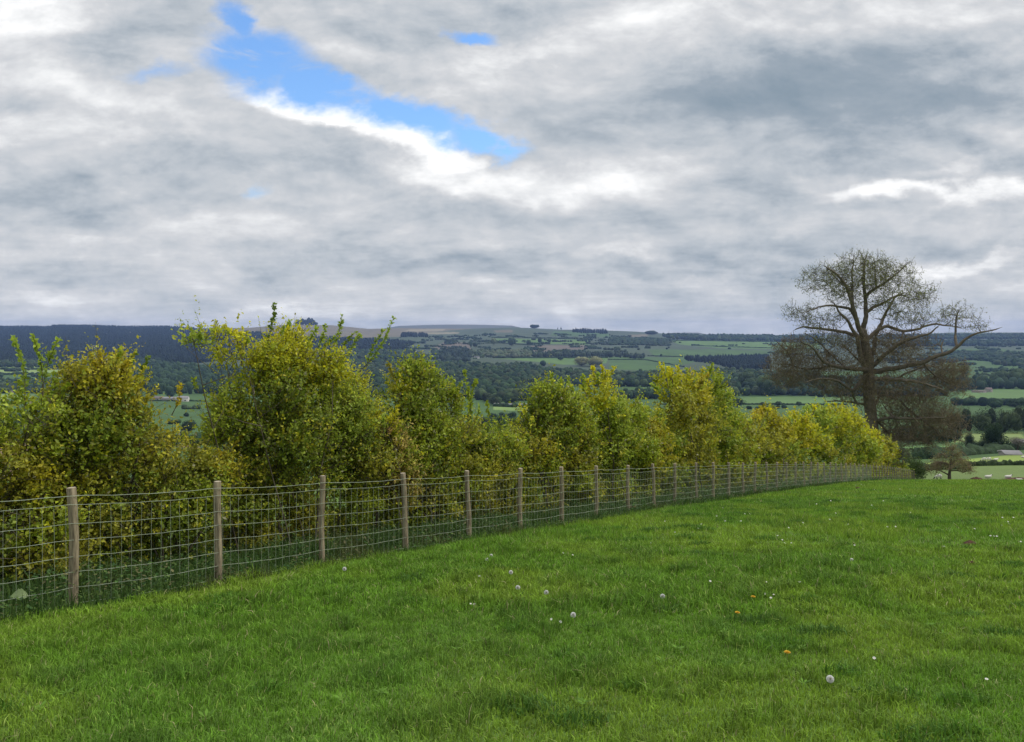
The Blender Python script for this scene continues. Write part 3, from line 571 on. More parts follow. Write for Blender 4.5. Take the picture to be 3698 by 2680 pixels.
# ------------------------------------------------------------------ crowns of distant trees
def ico(sub):
    bm = bpy.data.meshes.new('t'); import bmesh as B
    b = B.new(); B.ops.create_icosphere(b, subdivisions=sub, radius=1); b.verts.ensure_lookup_table()
    V = np.array([v.co[:] for v in b.verts]); F = np.array([[v.index for v in f.verts] for f in b.faces]); b.free(); bpy.data.meshes.remove(bm); return V, F
I1 = ico(2); I2 = ico(3)
def crown(A, c, rx, rz, col, big=False, cone=0.0):
    V, F = I2 if big else I1; s = random.random()*50
    n1 = fbm(V[:, 0]*1.7+s, V[:, 2]*1.7+V[:, 1]*1.3+s, 3, 2); n2 = vn2(V[:, 0]*4.5+s+V[:, 2]*2, V[:, 1]*4.5-V[:, 2]*4, 8)
    r = 1+.55*(n1-.5)+.30*(n2-.5); P = V*r[:, None]
    if cone: P = P*np.stack([1-cone*(P[:, 2]*.5+.5)**1.2]*2+[np.ones(len(P))], -1)
    P = P*[rx, rx*.9, rz]; cc = np.array(col)*(.8+.5*n2)[:, None]
    A.add(np.array(c)+P, F, cc)
def fine_crown(A, c, rx, rz, col, n=700, ls=.35, cone=0.0):
    """crown of many leaf clumps"""
    d = nrm(rng.normal(size=(n, 3))); r = rng.random(n)**(1/2.6); s = random.random()*99
    lump = .72+.55*fbm(d[:, 0]*1.6+s, d[:, 1]*1.6+d[:, 2]*1.9, 4, 3)
    P = d*(r*lump)[:, None]
    if cone: P = P*np.stack([1-cone*(P[:, 2]*.5+.5)]*2+[np.ones(n)], -1)
    P = P*[rx, rx, rz]+np.array(c); t = rng.uniform(.6, 1.5, (n, 1))
    V, F, C = leaf_faces(P, rng.normal(size=(n, 3)), ls*rng.uniform(.6, 1.4, n), np.array(col)*t, .9); A.add(V, F, C)
DEC = [(.022,.042,.020), (.034,.060,.024), (.030,.052,.026), (.052,.075,.032), (.018,.034,.019), (.040,.055,.028)]
def wood(name, label, poly, hm, wm, kind='D', cols=None, step=None, group=None):
    """a wood: many crowns standing on the ground inside a parcel; far off it reads as one mass"""
    xs = [p[0] for p in poly]; ys = [p[1] for p in poly]; A = Acc(); H = max(ys)-min(ys); ycur = min(ys); rowsy = []
    while ycur < max(ys)-1e-6:
        st_ = step or max(hm*FPX/G((min(xs)+max(xs))/2, ycur+.5)[1]*.30, 1.6); st_ = min(st_, max(H/2, 1.2)); rowsy.append(min(ycur+st_*.5, max(ys)-.3)); ycur += st_
    for y in rowsy:
        g0 = G((min(xs)+max(xs))/2, y); Y = g0[1]; wpx = wm*FPX/Y; hpx = hm*FPX/Y
        x = min(xs)-random.random()*wpx
        while x < max(xs):
            xx = x+random.uniform(-.3, .3)*wpx; yy = y+random.uniform(-.3, .3)*min(max(hpx*.30, 1.5), H*.5)
            if pip(np.array([xx]), np.array([y]), poly)[0]:
                g = G(xx, yy)
                if kind == 'C' or (kind == 'M' and random.random() < .35):
                    h = hm*random.uniform(.8, 1.2); r = wm*.36*random.uniform(.8, 1.2); k = 7; an = np.arange(k)*2*np.pi/k+random.random(); cz = g[2]
                    ring = lambda rr, z: np.stack([g[0]+rr*np.cos(an)*rng.uniform(.8, 1.2, k), g[1]+rr*np.sin(an)*rng.uniform(.8, 1.2, k), np.full(k, cz+z)], -1)
                    V = np.vstack([ring(r*.8, -1.5), ring(r, h*.25), ring(r*.7, h*.62), [[g[0], g[1], cz+h]]]); j = np.arange(k); j2 = (j+1) % k
                    c = np.array(random.choice(cols or [(.012,.021,.016), (.016,.026,.018), (.010,.018,.015)]))*random.uniform(.7, 1.3)
                    A.add(V, np.concatenate([np.stack([j, j2, k+j2, k+j], 1), np.stack([k+j, k+j2, 2*k+j2, 2*k+j], 1)]), c); A.F.append(np.stack([2*k+j, 2*k+j2, np.full(k, 3*k)], 1)+A.n-len(V))
                else:
                    h = hm*random.uniform(.75, 1.2); r = wm*.6*random.uniform(.75, 1.25); c = np.array(random.choice(cols or DEC))*random.uniform(.75, 1.25)
                    if wpx > 30:
                        for _k in range(5): aa = random.random()*6.28; crown(A, (g[0]+r*.45*math.cos(aa), g[1]+r*.45*math.sin(aa), g[2]+h*random.uniform(.3, .7)), r*.45, h*.26, c*random.uniform(.7, 1.1))
                        fine_crown(A, (g[0], g[1], g[2]+h*.52), r*1.1, h*.56, c*1.5, 1500, r*.09)
                    else: crown(A, (g[0], g[1], g[2]+h*.5), r, h*.56, c)
            x += wpx*(.75 if kind != 'C' else .6)
    o = A.build(name, M['wood_crown'], None, kind != 'C', org=tuple(A.V[0].mean(0)))
    return tag(o, label, None, group, 'stuff')
wood('conifer_forest', 'dark blue green conifer forest covering the left hillside up to the skyline', [(-300,1186),(180,1185),(450,1184),(720,1190),(950,1204),(1050,1218),(1300,1224),(1420,1230),(1500,1240),(1450,1264),(1200,1264),(1000,1292),(700,1312),(300,1317),(-300,1312)], 15, 15, 'C', step=2.6)
wood('skyline_conifers', 'thin dark fringe of conifers along the left skyline', [(-300,1180),(0,1180),(180,1181),(192,1176),(330,1176),(450,1180),(580,1179),(700,1186),(700,1190),(450,1186),(190,1184),(-300,1188)], 14, 16, 'C', step=2)
wood('small_plantation', 'small dark square plantation on the brown moor slope', [(1449,1208),(1535,1210),(1548,1217),(1447,1218)], 22, 16, 'C', step=2)
wood('dark_copse', 'dark wooded knoll left of the small white house on the hillside', [(1615,1268),(1690,1262),(1705,1285),(1690,1312),(1600,1318),(1585,1290)], 18, 15, 'M', cols=[(.025,.04,.028),(.035,.05,.035)])
wood('valley_wood', 'broad dark deciduous wood filling the middle of the valley', [(1180,1305),(1560,1312),(1760,1322),(1900,1322),(2000,1342),(2230,1355),(2500,1358),(2560,1345),(2640,1345),(2800,1355),(2960,1355),(2960,1432),(2560,1432),(2500,1402),(2220,1400),(2060,1397),(2040,1420),(1980,1442),(1780,1464),(1700,1444),(1180,1444)], 14, 13, 'D')
wood('hedgerow_wood', 'low dark strip of trees above a pale field in the valley centre', [(2210,1436),(2420,1433),(2420,1441),(2210,1444)], 14, 12, 'D', cols=DEC[:3], step=3)
wood('spruce_plantation', 'dark rectangular spruce plantation left of the big bare tree', [(2472,1296),(2590,1294),(2615,1292),(2780,1290),(2780,1334),(2660,1337),(2575,1314),(2472,1303)], 17, 13, 'C', step=2.6)
wood('mid_slope_wood', 'long mixed wood across the middle of the far slope', [(1925,1279),(2100,1280),(2330,1288),(2330,1294),(1925,1292)], 17, 13, 'M', cols=[(.025,.04,.03),(.035,.052,.035),(.05,.07,.04)])
wood('ridge_plantation', 'dark plantation on the skyline ridge right of the lone tree clump', [(2068,1196),(2190,1198),(2195,1206),(2068,1202)], 26, 18, 'C', step=2)
wood('ridge_wood', 'tree belt along the right part of the skyline', [(2380,1212),(2960,1218),(2960,1232),(2640,1233),(2440,1228)], 20, 20, 'D')
wood('left_valley_wood', 'blue green mixed wood behind the white farm on the left', [(250,1335),(560,1325),(900,1335),(1120,1325),(1120,1422),(700,1424),(560,1422),(400,1418),(260,1405)], 15, 12, 'M', cols=DEC[:3])
wood('left_edge_trees', 'belt of trees below the conifer hill at the far left', [(-300,1308),(230,1308),(560,1305),(640,1325),(260,1333),(-300,1318)], 14, 13, 'D')
wood('left_lower_trees', 'dark trees between two green fields at the far left edge', [(-300,1545),(190,1545),(190,1564),(-300,1566)], 12, 11, 'D', cols=DEC[:3])
wood('left_village_trees', 'trees round the roofs at the far left edge', [(-300,1385),(250,1380),(330,1412),(200,1425),(-300,1420)], 10, 12, 'D')
wood('right_wood', 'dark wood with pale trunks beyond the pasture at the right edge', [(3440,1552),(4200,1552),(4200,1568),(3440,1568)], 17, 10, 'D', cols=[(.030,.045,.018),(.042,.058,.022),(.022,.034,.016)])
wood('right_hedgerow', 'dark hedgerow trees above the right wood', [(3440,1462),(4200,1466),(4200,1474),(3440,1470)], 11, 12, 'D', cols=DEC[:2])
wood('right_valley_wood', 'large round trees along the top of the bright right-hand field', [(3380,1384),(3560,1388),(4200,1380),(4200,1404),(3500,1412),(3400,1412)], 19, 16, 'D', cols=DEC[:3])
wood('upper_right_wood', 'dark belt of wood high on the right slope', [(3240,1236),(4200,1240),(4200,1256),(3420,1250),(3240,1252)], 20, 17, 'D')
wood('right_slope_thickets', 'thickets scattered over fields on the right slope', [(3430,1275),(3560,1274),(3900,1290),(3900,1322),(3620,1322),(3540,1300),(3440,1310),(3300,1300)], 13, 16, 'D')
wood('crest_right_wood', 'wood just below the right-hand skyline', [(3180,1212),(4200,1210),(4200,1228),(3180,1226)], 16, 18, 'D')
wood('hillside_thickets', 'scattered thickets on the far slope above the valley wood', [(1480,1270),(1580,1300),(1180,1300),(1180,1270)], 13, 14, 'D')
wood('centre_thicket', 'pale leafy thickets around the middle of the far slope', [(1700,1275),(1920,1270),(1920,1292),(1790,1296)], 13, 15, 'D', cols=[(.07,.095,.05),(.09,.105,.06)])
wood('valley_copse', 'dark copse seen through the gap of the hedge', [(1740,1546),(1920,1548),(1920,1560),(1740,1560)], 11, 9, 'D', cols=DEC[:3])
wood('behind_tree_wood', 'dark wood in the valley behind the big bare tree', [(2950,1380),(3420,1380),(3420,1432),(2950,1432)], 15, 14, 'D', cols=DEC[:3])
wood('below_tree_copse', 'dark copse beyond the trunk of the big bare tree', [(3240,1588),(3440,1590),(3440,1606),(3240,1606)], 8, 8, 'D', cols=DEC[:2])
wood('upper_slope_thickets', 'thin thickets and hedge trees on the upper right slope', [(2200,1222),(2420,1226),(2420,1250),(2200,1246)], 12, 17, 'D')

def scatter(name, label, poly, n, hm, cols, kind=0):
    xs = [p[0] for p in poly]; ys = [p[1] for p in poly]; A = Acc(); k = 0
    while k < n:
        x, y = random.uniform(min(xs), max(xs)), random.uniform(min(ys), max(ys))
        if not pip(np.array([x]), np.array([y]), poly)[0] or fbm(np.array([x/45]), np.array([y/9]), 3)[0] < .50: k += .25; continue
        g = G(x, y); c = random.choice(cols)
        for j in range(random.choice((1, 3, 5, 8, 10))):
            h = hm*random.uniform(.3, 1.0); crown(A, (g[0]+j*hm*random.uniform(.35, .6), g[1]+random.uniform(-5, 5), g[2]+h*.42), h*random.uniform(.45, .8), h*.5, np.array(c)*random.uniform(.7, 1.3))
        k += 1
    tag(A.build(name, M['wood_crown'], None, True, org=tuple(A.V[0].mean(0))), label, None, None, 'stuff')
scatter('slope_scrub', 'scattered scrub and hedge trees over the fields of the far slope', [(1440,1215),(1900,1205),(2200,1210),(2400,1225),(2420,1262),(2200,1275),(1900,1270),(1750,1300),(1560,1300),(1300,1290),(1250,1262),(1450,1255)], 520, 12, DEC)
scatter('right_slope_scrub', 'scattered scrub and hedge trees over the right-hand slope', [(3180,1216),(4200,1216),(4200,1375),(3380,1380),(3180,1300)], 330, 12, DEC[:4])
scatter('ridge_scrub', 'sparse trees and hedge scrub near the right skyline fields', [(2380,1222),(3000,1228),(3000,1290),(2800,1285),(2380,1245)], 90, 9, DEC[:3])
scatter('left_scrub', 'hedge trees among the strip fields at the far left', [(-300,1318),(330,1318),(330,1420),(-300,1425)], 130, 9, DEC)
scatter('valley_floor_scrub', 'small hedge trees dotted over the valley floor', [(-300,1470),(2400,1480),(3100,1470),(3100,1560),(2000,1640),(-300,1600)], 120, 7, DEC[:4])
# single distant trees: x, y of the foot, height, width (photo pixels), kind, label
TREES = [
 (1930,1185,14,34,'low_tree','lone round clump of trees on the middle skyline'),(2014,1189,8,4,'conifer','thinner of two tiny conifers on the skyline'),(2026,1190,10,6,'conifer','broader of two tiny conifers on the skyline'),
 (2351,1208,14,46,'low_tree','flat topped dark clump on the skyline left of the ridge dip'),(1783,1247,28,18,'poplar','pale slim tree above the valley wood, leftmost of a row'),(1849,1249,34,28,'broadleaf_tree','tall pale tree at the middle of the far slope'),
 (1909,1248,22,18,'broadleaf_tree','rounded tree beside the brown field corner'),(1949,1241,22,15,'broadleaf_tree','upright dark tree left of the tiny hill farm'),(1983,1235,11,18,'broadleaf_tree','low dark tree just left of the tiny hill farm'),(2003,1235,9,14,'broadleaf_tree','small dark tree touching the tiny hill farm'),
 (1700,1257,30,14,'broadleaf_tree','tall narrow tree above the dark knoll'),(1716,1257,22,18,'broadleaf_tree','dark tree above the small white house'),(1753,1214,12,14,'broadleaf_tree','small tree high on the moor edge, left of two'),(1771,1213,10,9,'broadleaf_tree','small tree high on the moor edge, right of two'),
 (2174,1237,14,14,'broadleaf_tree','dark tree at the right end of the upper hedge'),(2117,1236,9,9,'broadleaf_tree','tiny round tree right of the hill farm'),(2024,1302,16,20,'broadleaf_tree','tree standing alone in the bright mid-slope field'),(1960,1324,24,24,'broadleaf_tree','dark round tree at the edge of the valley wood'),
 (2100,1322,34,50,'pale_willow','pale olive willow above the valley wood, left of two'),(2150,1324,38,56,'pale_willow','pale olive willow above the valley wood, right of two'),(2249,1244,20,9,'conifer','narrow dark conifer on the centre slope'),(2388,1288,10,9,'broadleaf_tree','tiny tree on the field boundary left of the plantation'),
 (2663,1470,34,56,'field_thorn','largest dark bush on the valley hedge line'),(2755,1466,15,22,'field_thorn','small dark bush on the valley hedge, right of the largest one'),(2811,1467,19,30,'field_thorn','round dark bush on the valley hedge near the bare tree'),(2885,1467,18,26,'field_thorn','round dark bush on the valley hedge, closest to the bare tree'),
 (615,1438,38,36,'broadleaf_tree','round dark tree left of the white farm'),(545,1438,26,24,'broadleaf_tree','small round tree at the left end of the farm'),(682,1562,46,52,'yew','dark domed bush between the golden and the tallest hawthorns'),
 (2700,1400,62,70,'oak','big round oak on the near edge of the valley wood'),(2780,1428,78,90,'oak','largest round oak left of the bare tree'),(2850,1424,70,80,'oak','round oak partly behind the bare tree'),(2610,1420,60,60,'oak','oak at the left end of the large round trees'),
 (1900,1420,34,40,'oak','round oak above the white tent'),(1840,1450,34,44,'oak','dark oak left of the white tent'),(1795,1462,30,38,'oak','oak behind the grey sheds'),(1985,1440,40,40,'oak','oak at the right of the white tent'),(1960,1400,36,42,'oak','pale topped oak in the valley wood'),
 (3545,1400,50,44,'oak','tall round tree left on the bright right field edge'),(3610,1396,60,60,'oak','broad tree at the middle of the bright right field edge'),(3670,1396,66,60,'oak','broad tree at the right on the bright right field edge'),
 (3595,1476,34,46,'broadleaf_tree','dark round tree above the right wood'),(3530,1355,12,12,'broadleaf_tree','small lone tree in the right slope field'),(3540,1342,10,14,'broadleaf_tree','small lone tree near the top of the right slope field'),
 (3660,1325,34,20,'broadleaf_tree','upright dark tree on the right slope'),(545,1405,20,22,'broadleaf_tree','dark tree above the farm roofs'),(80,1420,24,26,'broadleaf_tree','tree beside the leftmost roofs'),(180,1392,16,36,'broadleaf_tree','bare grey tree clump in the far left fields'),
]
protos = {}
def tree(kind, x, y, hpx, wpx, label, ymin=100, group='trees of the valley and far slope'):
    g = G(x, y, ymin); Y = g[1]; h = hpx*Y/FPX; w = wpx*Y/FPX
    th = empty(kind, tuple(g), label, 'tree' if kind not in ('field_thorn', 'yew') else 'bush', group)
    c = {'conifer': (.022,.036,.022), 'poplar': (.10,.125,.06), 'pale_willow': (.16,.165,.075), 'field_thorn': (.030,.048,.022), 'yew': (.020,.035,.018), 'oak': (.048,.072,.030), 'low_tree': (.035,.050,.03)}.get(kind, random.choice(DEC[:3]))
    A = Acc()
    if hpx > 28:
        k = 5 if kind in ('oak', 'pale_willow') else 3
        for i in range(k*2):
            a = random.random()*6.28; rr = w*.26*random.random()
            crown(A, (g[0]+rr*math.cos(a), g[1]+rr*math.sin(a), g[2]+h*random.uniform(.35, .68)), w*.30, h*.30, np.array(c)*random.uniform(.8, 1.3))
        fine_crown(A, (g[0], g[1], g[2]+h*.54), w*.56, h*.50, np.array(c)*1.25, 1100, w*.045, .25 if kind in ('field_thorn',) else 0)
    elif hpx > 14:
        for i in range(5):
            a = i*1.26; crown(A, (g[0]+w*.22*math.cos(a), g[1]+w*.22*math.sin(a), g[2]+h*random.uniform(.45, .62)), w*.30, h*.36, np.array(c)*random.uniform(.85, 1.2), cone=.7 if kind in ('conifer', 'field_thorn') else 0)
    else: crown(A, (g[0], g[1], g[2]+h*.52), w*.5, h*.52, c, cone=.8 if kind == 'conifer' else 0)
    A.build('crown', M['wood_crown'], th, True)
    T = Acc(); T.add(*tube([(g[0], g[1], g[2]-.5), (g[0]+.1, g[1], g[2]+h*.25), (g[0], g[1], g[2]+h*.6)], np.array([w*.05, w*.035, w*.02]), 7), (.09,.075,.06)); T.build('trunk', M['bark'], th, True)
    return th
for (x, y, h, w_, k, lab) in TREES: tree(k, x, y, h, w_, lab)
# copse on the brown hill
g = G(1106, 1172); A = Acc(); th = empty('hilltop_copse', tuple(g), 'small dark flat topped copse crowning the brown hill behind the tallest bush', 'copse')
for i, (x, top_, w_) in enumerate([(1074,1154,16),(1084,1156,15),(1094,1151,14),(1103,1155,14),(1114,1150,16),(1124,1150,16),(1133,1156,14),(1142,1163,14)]):
    Y = g[1]-30; X = (x-CX)/FPX*Y; zb = float(height(X, Y)); zt = EYE+(HY-top_)/FPX*Y; hh = zt-zb
    crown(A, (X, Y, zb+hh*.5), w_*.56*Y/FPX, hh*.54, (.028,.036,.034))
A.build('crown', M['wood_crown'], th, True)
T = Acc()
for x in (1078, 1094, 1112, 1130): X = (x-CX)/FPX*(g[1]-30); z = float(height(X, g[1]-30)); T.add(*tube([(X, g[1]-30, z-1), (X, g[1]-30, z+12)], 1.0, 6), (.08,.07,.06))
T.build('trunk', M['bark'], th)

# near bushy trees by the right pasture
def leafy_tree(name, x, y, hpx, wpx, label, c, ymin=100, cone=.0, n=5200, trunk=True, ls=.022, cat='tree', group='trees round the lower pasture'):
    g = G(x, y, ymin); Y = g[1]; h = hpx*Y/FPX; w = wpx*Y/FPX; th = empty(name, tuple(g), label, cat, group); A = Acc()
    for i in range(9):
        a = random.random()*6.28; f = random.random(); rr = w*.26*(1-cone*f); zc = g[2]+h*(.25+.5*f)
        fine_crown(A, (g[0]+rr*math.cos(a), g[1]+rr*math.sin(a), zc), w*.32*(1-cone*f*.8), h*.27, np.array(c)*random.uniform(.75, 1.3), n//9, h*ls*1.6)
    A.build('crown', M['leaf'], th); T = Acc()
    for i in range(4): a = random.random()*6.28; T.add(*tube([(g[0], g[1], g[2]-.3), (g[0]+.1*w*math.cos(a), g[1]+.1*w*math.sin(a), g[2]+h*.3), (g[0]+.25*w*math.cos(a), g[1]+.2*w*math.sin(a), g[2]+h*.6)], np.array([.035*w, .02*w, .008*w]), 6), (.09,.075,.055))
    T.build('trunk', M['bark'], th, True); return th
leafy_tree('evergreen_tree', 3590, 1626, 108, 92, 'tall cone shaped dark green tree beyond the pasture on the right', (.030,.058,.020), cone=.65, n=9000)
leafy_tree('thorn_tree', 3492, 1622, 58, 62, 'dark spiky thorn tree left of the cone shaped tree', (.032,.052,.022), cone=.4)
leafy_tree('shrub', 3548, 1626, 44, 56, 'low dark shrub between the thorn tree and the cone shaped tree', (.030,.050,.022))
leafy_tree('bare_thicket', 3672, 1626, 52, 60, 'grey brown leafless thicket at the right edge beside the pale roofs', (.13,.12,.09), n=2600)
leafy_tree('hedge_shrub', 3300, 1742, 95, 78, 'fresh green shrub beyond the end of the fence', (.085,.130,.030), ymin=96, cone=.3, n=5200)
leafy_tree('pale_bush', 3272, 1735, 125, 34, 'pale grey green bush rising just behind the end of the hedge', (.13,.18,.075), ymin=101, n=2200)

# ------------------------------------------------------------------ valley hedges
def field_hedge(label, pts, hm, ymin=100, c=(.030,.050,.022), wd=2.2):
    P = []
    for (a, b) in zip(pts[:-1], pts[1:]):
        k = max(2, int(abs(b[0]-a[0])/6))
        for i in range(k): t = i/k; P.append((a[0]+(b[0]-a[0])*t, a[1]+(b[1]-a[1])*t))
    P.append(pts[-1]); g = [G(x, y, ymin) for x, y in P]; n = len(g); prof = [(-.5, -.3), (-.55, .5), (-.3, .95), (.3, .95), (.55, .5), (.5, -.3)]; V = []
    for i, q in enumerate(g):
        d = g[min(i+1, n-1)]-g[max(i-1, 0)]; d[2] = 0; d = d/max(np.linalg.norm(d), 1e-6); nv = np.array([-d[1], d[0], 0]); sc = random.uniform(.7, 1.25)
        for (a, b) in prof: V.append(q+nv*a*wd*random.uniform(.8, 1.2)+np.array([0, 0, b*hm*sc*random.uniform(.85, 1.15)]))
    m = len(prof); i = np.arange(n-1)[:, None]*m; j = np.arange(m-1)[None, :]; F = np.stack([i+j, i+j+1, i+m+j+1, i+m+j], -1).reshape(-1, 4)
    C = np.array(c)*rng.uniform(.7, 1.4, (len(V), 1))
    tag(mk('field_hedge', np.array(V), F, M['wood_crown'], None, C, org=tuple(g[0])), label, 'hedge', 'field hedges of the valley')
field_hedge('thin dark hedge crossing the valley floor left of the bare tree', [(2380,1462),(2590,1461),(3060,1464)], 2.5)
field_hedge('dark hedge along the lower pasture near the small thorn tree', [(3225,1697),(3350,1690),(3480,1684),(3620,1681),(4200,1676)], 1.1, c=(.030,.045,.018), wd=1.2)
field_hedge('second hedge just under the lower pasture hedge', [(3225,1702),(3330,1699),(3500,1694)], .6, c=(.035,.05,.02), wd=1.0)
field_hedge('broad dark hedge behind the bright sheep pasture', [(3225,1668),(3380,1655),(3500,1642),(3640,1634)], 3.2, ymin=245, wd=5)
field_hedge('dark hedge under the right field edge', [(3560,1628),(3700,1624),(4200,1600)], 3.0, ymin=260, wd=4)
field_hedge('long dark hedge stepping across the upper middle slope', [(1775,1220),(1830,1220),(1860,1213),(1900,1221),(2130,1226)], 7, wd=6)
field_hedge('dark field boundary below the mid-slope wood', [(1780,1293),(2000,1294),(2195,1293)], 5, wd=5)
field_hedge('short hedge on the left of the brown slope field', [(1740,1236),(1900,1246),(1940,1248)], 5, wd=5)
field_hedge('hedge dividing the right slope pastures', [(2500,1248),(2640,1254),(2960,1262)], 4, wd=5)
field_hedge('hedge at the top of the right slope pastures', [(2420,1230),(2700,1234),(2960,1238)], 7, wd=6)
field_hedge('hedge along the middle right pasture left of the plantation', [(2340,1286),(2465,1290)], 4, wd=4)
field_hedge('long low hedge across the centre pasture', [(2195,1300),(2330,1300),(2470,1326)], 3.5, wd=4)
field_hedge('hedge below the pale strip in the far left fields', [(-300,1334),(130,1334),(260,1333)], 4, wd=5)
field_hedge('hedge at the foot of the far left strip field', [(-300,1354),(220,1354)], 6, wd=6)
field_hedge('dark hedge in front of the white tent', [(1780,1468),(1850,1471),(1940,1469),(2010,1469)], 5, wd=4)
field_hedge('hedge below the bright field on the right', [(3440,1448),(3600,1447),(4200,1452)], 3.5, wd=4)
field_hedge('hedge under the white farm', [(520,1449),(600,1449),(740,1450)], 2, wd=2)
field_hedge('hedge across the upper right slope', [(3420,1280),(3560,1279),(3900,1282)], 5, wd=5)

# ------------------------------------------------------------------ buildings
def building(name, label, x, y, wpx, hpx, wall, roof, depth=8, windows=(), door=None, rot=0, ridge=.4, group='farm buildings of the valley', cat='building', barn=False):
    g = G(x, y); Y = g[1]; w = wpx*Y/FPX; h = hpx*Y/FPX; hw = h*(1-ridge); th = empty(name, tuple(g), label, cat, group); th.rotation_euler.z = R(rot)
    def obj(nm, V, F, mt, p):
        o = mk(nm, V, F, mt, None, org=(0, 0, 0)); o.location = (0, 0, 0); o.parent = p; return o
    a, d = w/2, depth/2
    V = [(-a,-d,-1),(a,-d,-1),(a,d,-1),(-a,d,-1),(-a,-d,hw),(a,-d,hw),(a,d,hw),(-a,d,hw),(-a,0,h-.15),(a,0,h-.15)]
    wl = obj('wall', V, [np.array([[0,1,5,4],[2,3,7,6],[1,2,6,5],[3,0,4,7]]), np.array([[5,6,9],[7,4,8]])], M[wall], th)
    e = .35; t = .2; Vr = []
    for (yy, z) in ((-d-e, hw-.2), (0, h), (d+e, hw-.2)):
        for zz_ in (0, t):
            for xx in (-a-e, a+e): Vr.append((xx, yy, z+zz_))
    Vr = np.array(Vr); Fr = np.array([[2,3,7,6],[6,7,11,10],[0,1,5,4],[4,5,9,8],[0,1,3,2],[8,9,11,10],[0,2,6,4],[4,6,10,8],[1,3,7,5],[5,7,11,9]])
    obj('roof', Vr, Fr, M[roof], th)
    def box(nm, x0, x1, z0, z1, mt, p=th, y0=-d-.06, y1=-d+.1):
        V = np.array([(q, r_, s) for s in (z0, z1) for r_ in (y0, y1) for q in (x0, x1)]); obj(nm, V, np.array([[0,1,3,2],[4,5,7,6],[0,1,5,4],[2,3,7,6],[0,2,6,4],[1,3,7,5]]), M[mt], p)
    for (fx, fz_, fw, fh) in windows: box('window', (fx-fw/2)*w, (fx+fw/2)*w, fz_*hw-fh*hw/2, fz_*hw+fh*hw/2, 'window')
    if door: box('door', (door-.03)*w, (door+.03)*w, 0, hw*.75, 'slate')
    if not barn and name != 'marquee': box('chimney', a*.8, a*.8+.7, h-.3, h+.9, 'stone_wall', th, -.4, .4)
    return th
building('farmhouse', 'white farm building with two dark openings between the golden and tallest bushes', 662, 1450, 38, 19, 'white_wall', 'pale_roof', 8, [(-.25,.35,.16,.4),(.25,.35,.16,.4)], rot=4, barn=True)
building('long_barn', 'long low pale roofed barn left of the white farm building', 618, 1445, 60, 11, 'stone_wall', 'pale_roof', 9, [(-.3,.5,.05,.4),(.1,.5,.05,.4)], barn=True)
building('small_barn', 'pinkish grey roofed barn left of the round farm tree', 570, 1445, 34, 13, 'stone_wall', 'pink_roof', 9, [(.1,.5,.08,.4)], barn=True)
building('cottage', 'small white cottage beside the dark knoll on the far slope', 1725, 1295, 13, 9, 'white_wall', 'slate', 7, [(-.25,.5,.12,.3),(.25,.5,.12,.3)], door=0)
building('outhouse', 'tiny white outhouse left of the small white cottage', 1714, 1292, 5, 6, 'white_wall', 'slate', 4, [(0,.5,.2,.3)], barn=True)
building('hill_farmhouse', 'tiny white farmhouse high on the far slope', 2028, 1234, 9, 7, 'white_wall', 'slate', 7, [(-.25,.5,.12,.3),(.25,.5,.12,.3)], door=0)
building('hill_barn', 'tiny pale barn right of the white hill farmhouse', 2041, 1234, 7, 4, 'white_wall', 'pale_roof', 7, [(0,.5,.12,.3)], barn=True)
building('grey_shed', 'grey roofed shed left of the white tent', 1802, 1466, 34, 10, 'stone_wall', 'pale_roof', 8, [(.1,.5,.08,.4)], barn=True)
building('pale_shed', 'small pale shed between the grey shed and the white tent', 1838, 1467, 22, 9, 'white_wall', 'pale_roof', 7, [(.1,.5,.08,.4)], barn=True)
building('village_house', 'pale house with grey roof among trees behind the leftmost shoots', 215, 1424, 26, 16, 'white_wall', 'slate', 8, [(-.25,.5,.1,.3),(.25,.5,.1,.3)], door=0)
building('edge_house', 'grey roofed house at the far left edge', 32, 1420, 30, 14, 'stone_wall', 'slate', 8, [(-.25,.5,.1,.3),(.25,.5,.1,.3)], door=0)
building('slope_cottage', 'white gabled cottage in the fields behind the third shoot', 150, 1385, 12, 10, 'white_wall', 'slate', 7, [(0,.5,.1,.3)])
building('pink_barn', 'pink roofed barn at the corner of the bright right field', 3570, 1416, 20, 16, 'stone_wall', 'pink_roof', 9, [(0,.5,.1,.3)], barn=True)
building('low_byre', 'long low pinkish byre left of the pink roofed barn', 3535, 1418, 46, 8, 'stone_wall', 'pink_roof', 8, [(.2,.5,.05,.4)], barn=True)
building('lower_farm', 'pale roofed building half hidden by the thicket at the right edge', 3648, 1644, 52, 16, 'stone_wall', 'pale_roof', 7, [(-.2,.5,.06,.4)], rot=-12, barn=True)
building('upper_farm', 'pale grey roofed house beside the thicket at the right edge', 3690, 1610, 40, 22, 'stone_wall', 'pale_roof', 7, [(-.2,.5,.08,.3),(.2,.5,.08,.3)], door=0)
# white tent with two peaks
g = G(1905, 1467); Y = g[1]; m_ = Y/FPX; th = empty('marquee', tuple(g), 'white peaked marquee tent at the foot of the valley wood', 'tent')
V = []; xs_ = np.linspace(-34, 34, 35); prof = lambda x: 7+5.5*math.exp(-abs(x+14)/6)+5*math.exp(-abs(x-14)/6)
for x in xs_:
    for yy, k in ((-6, .45), (-3, .75), (0, 1), (3, .75), (6, .45)): V.append((g[0]+x*m_, g[1]+yy, g[2]+prof(x)*m_*k))
i = np.arange(34)[:, None]*5; j = np.arange(4)[None, :]; mk('canopy', V, np.stack([i+j, i+j+1, i+6+j, i+5+j], -1).reshape(-1, 4), M['canvas'], th, smooth=True)
V = []
for x in (-33, 33):
    for yy in (-5.8, 5.8): V += [(g[0]+x*m_, g[1]+yy, g[2]-.5), (g[0]+x*m_, g[1]+yy, g[2]+7*m_*.45)]
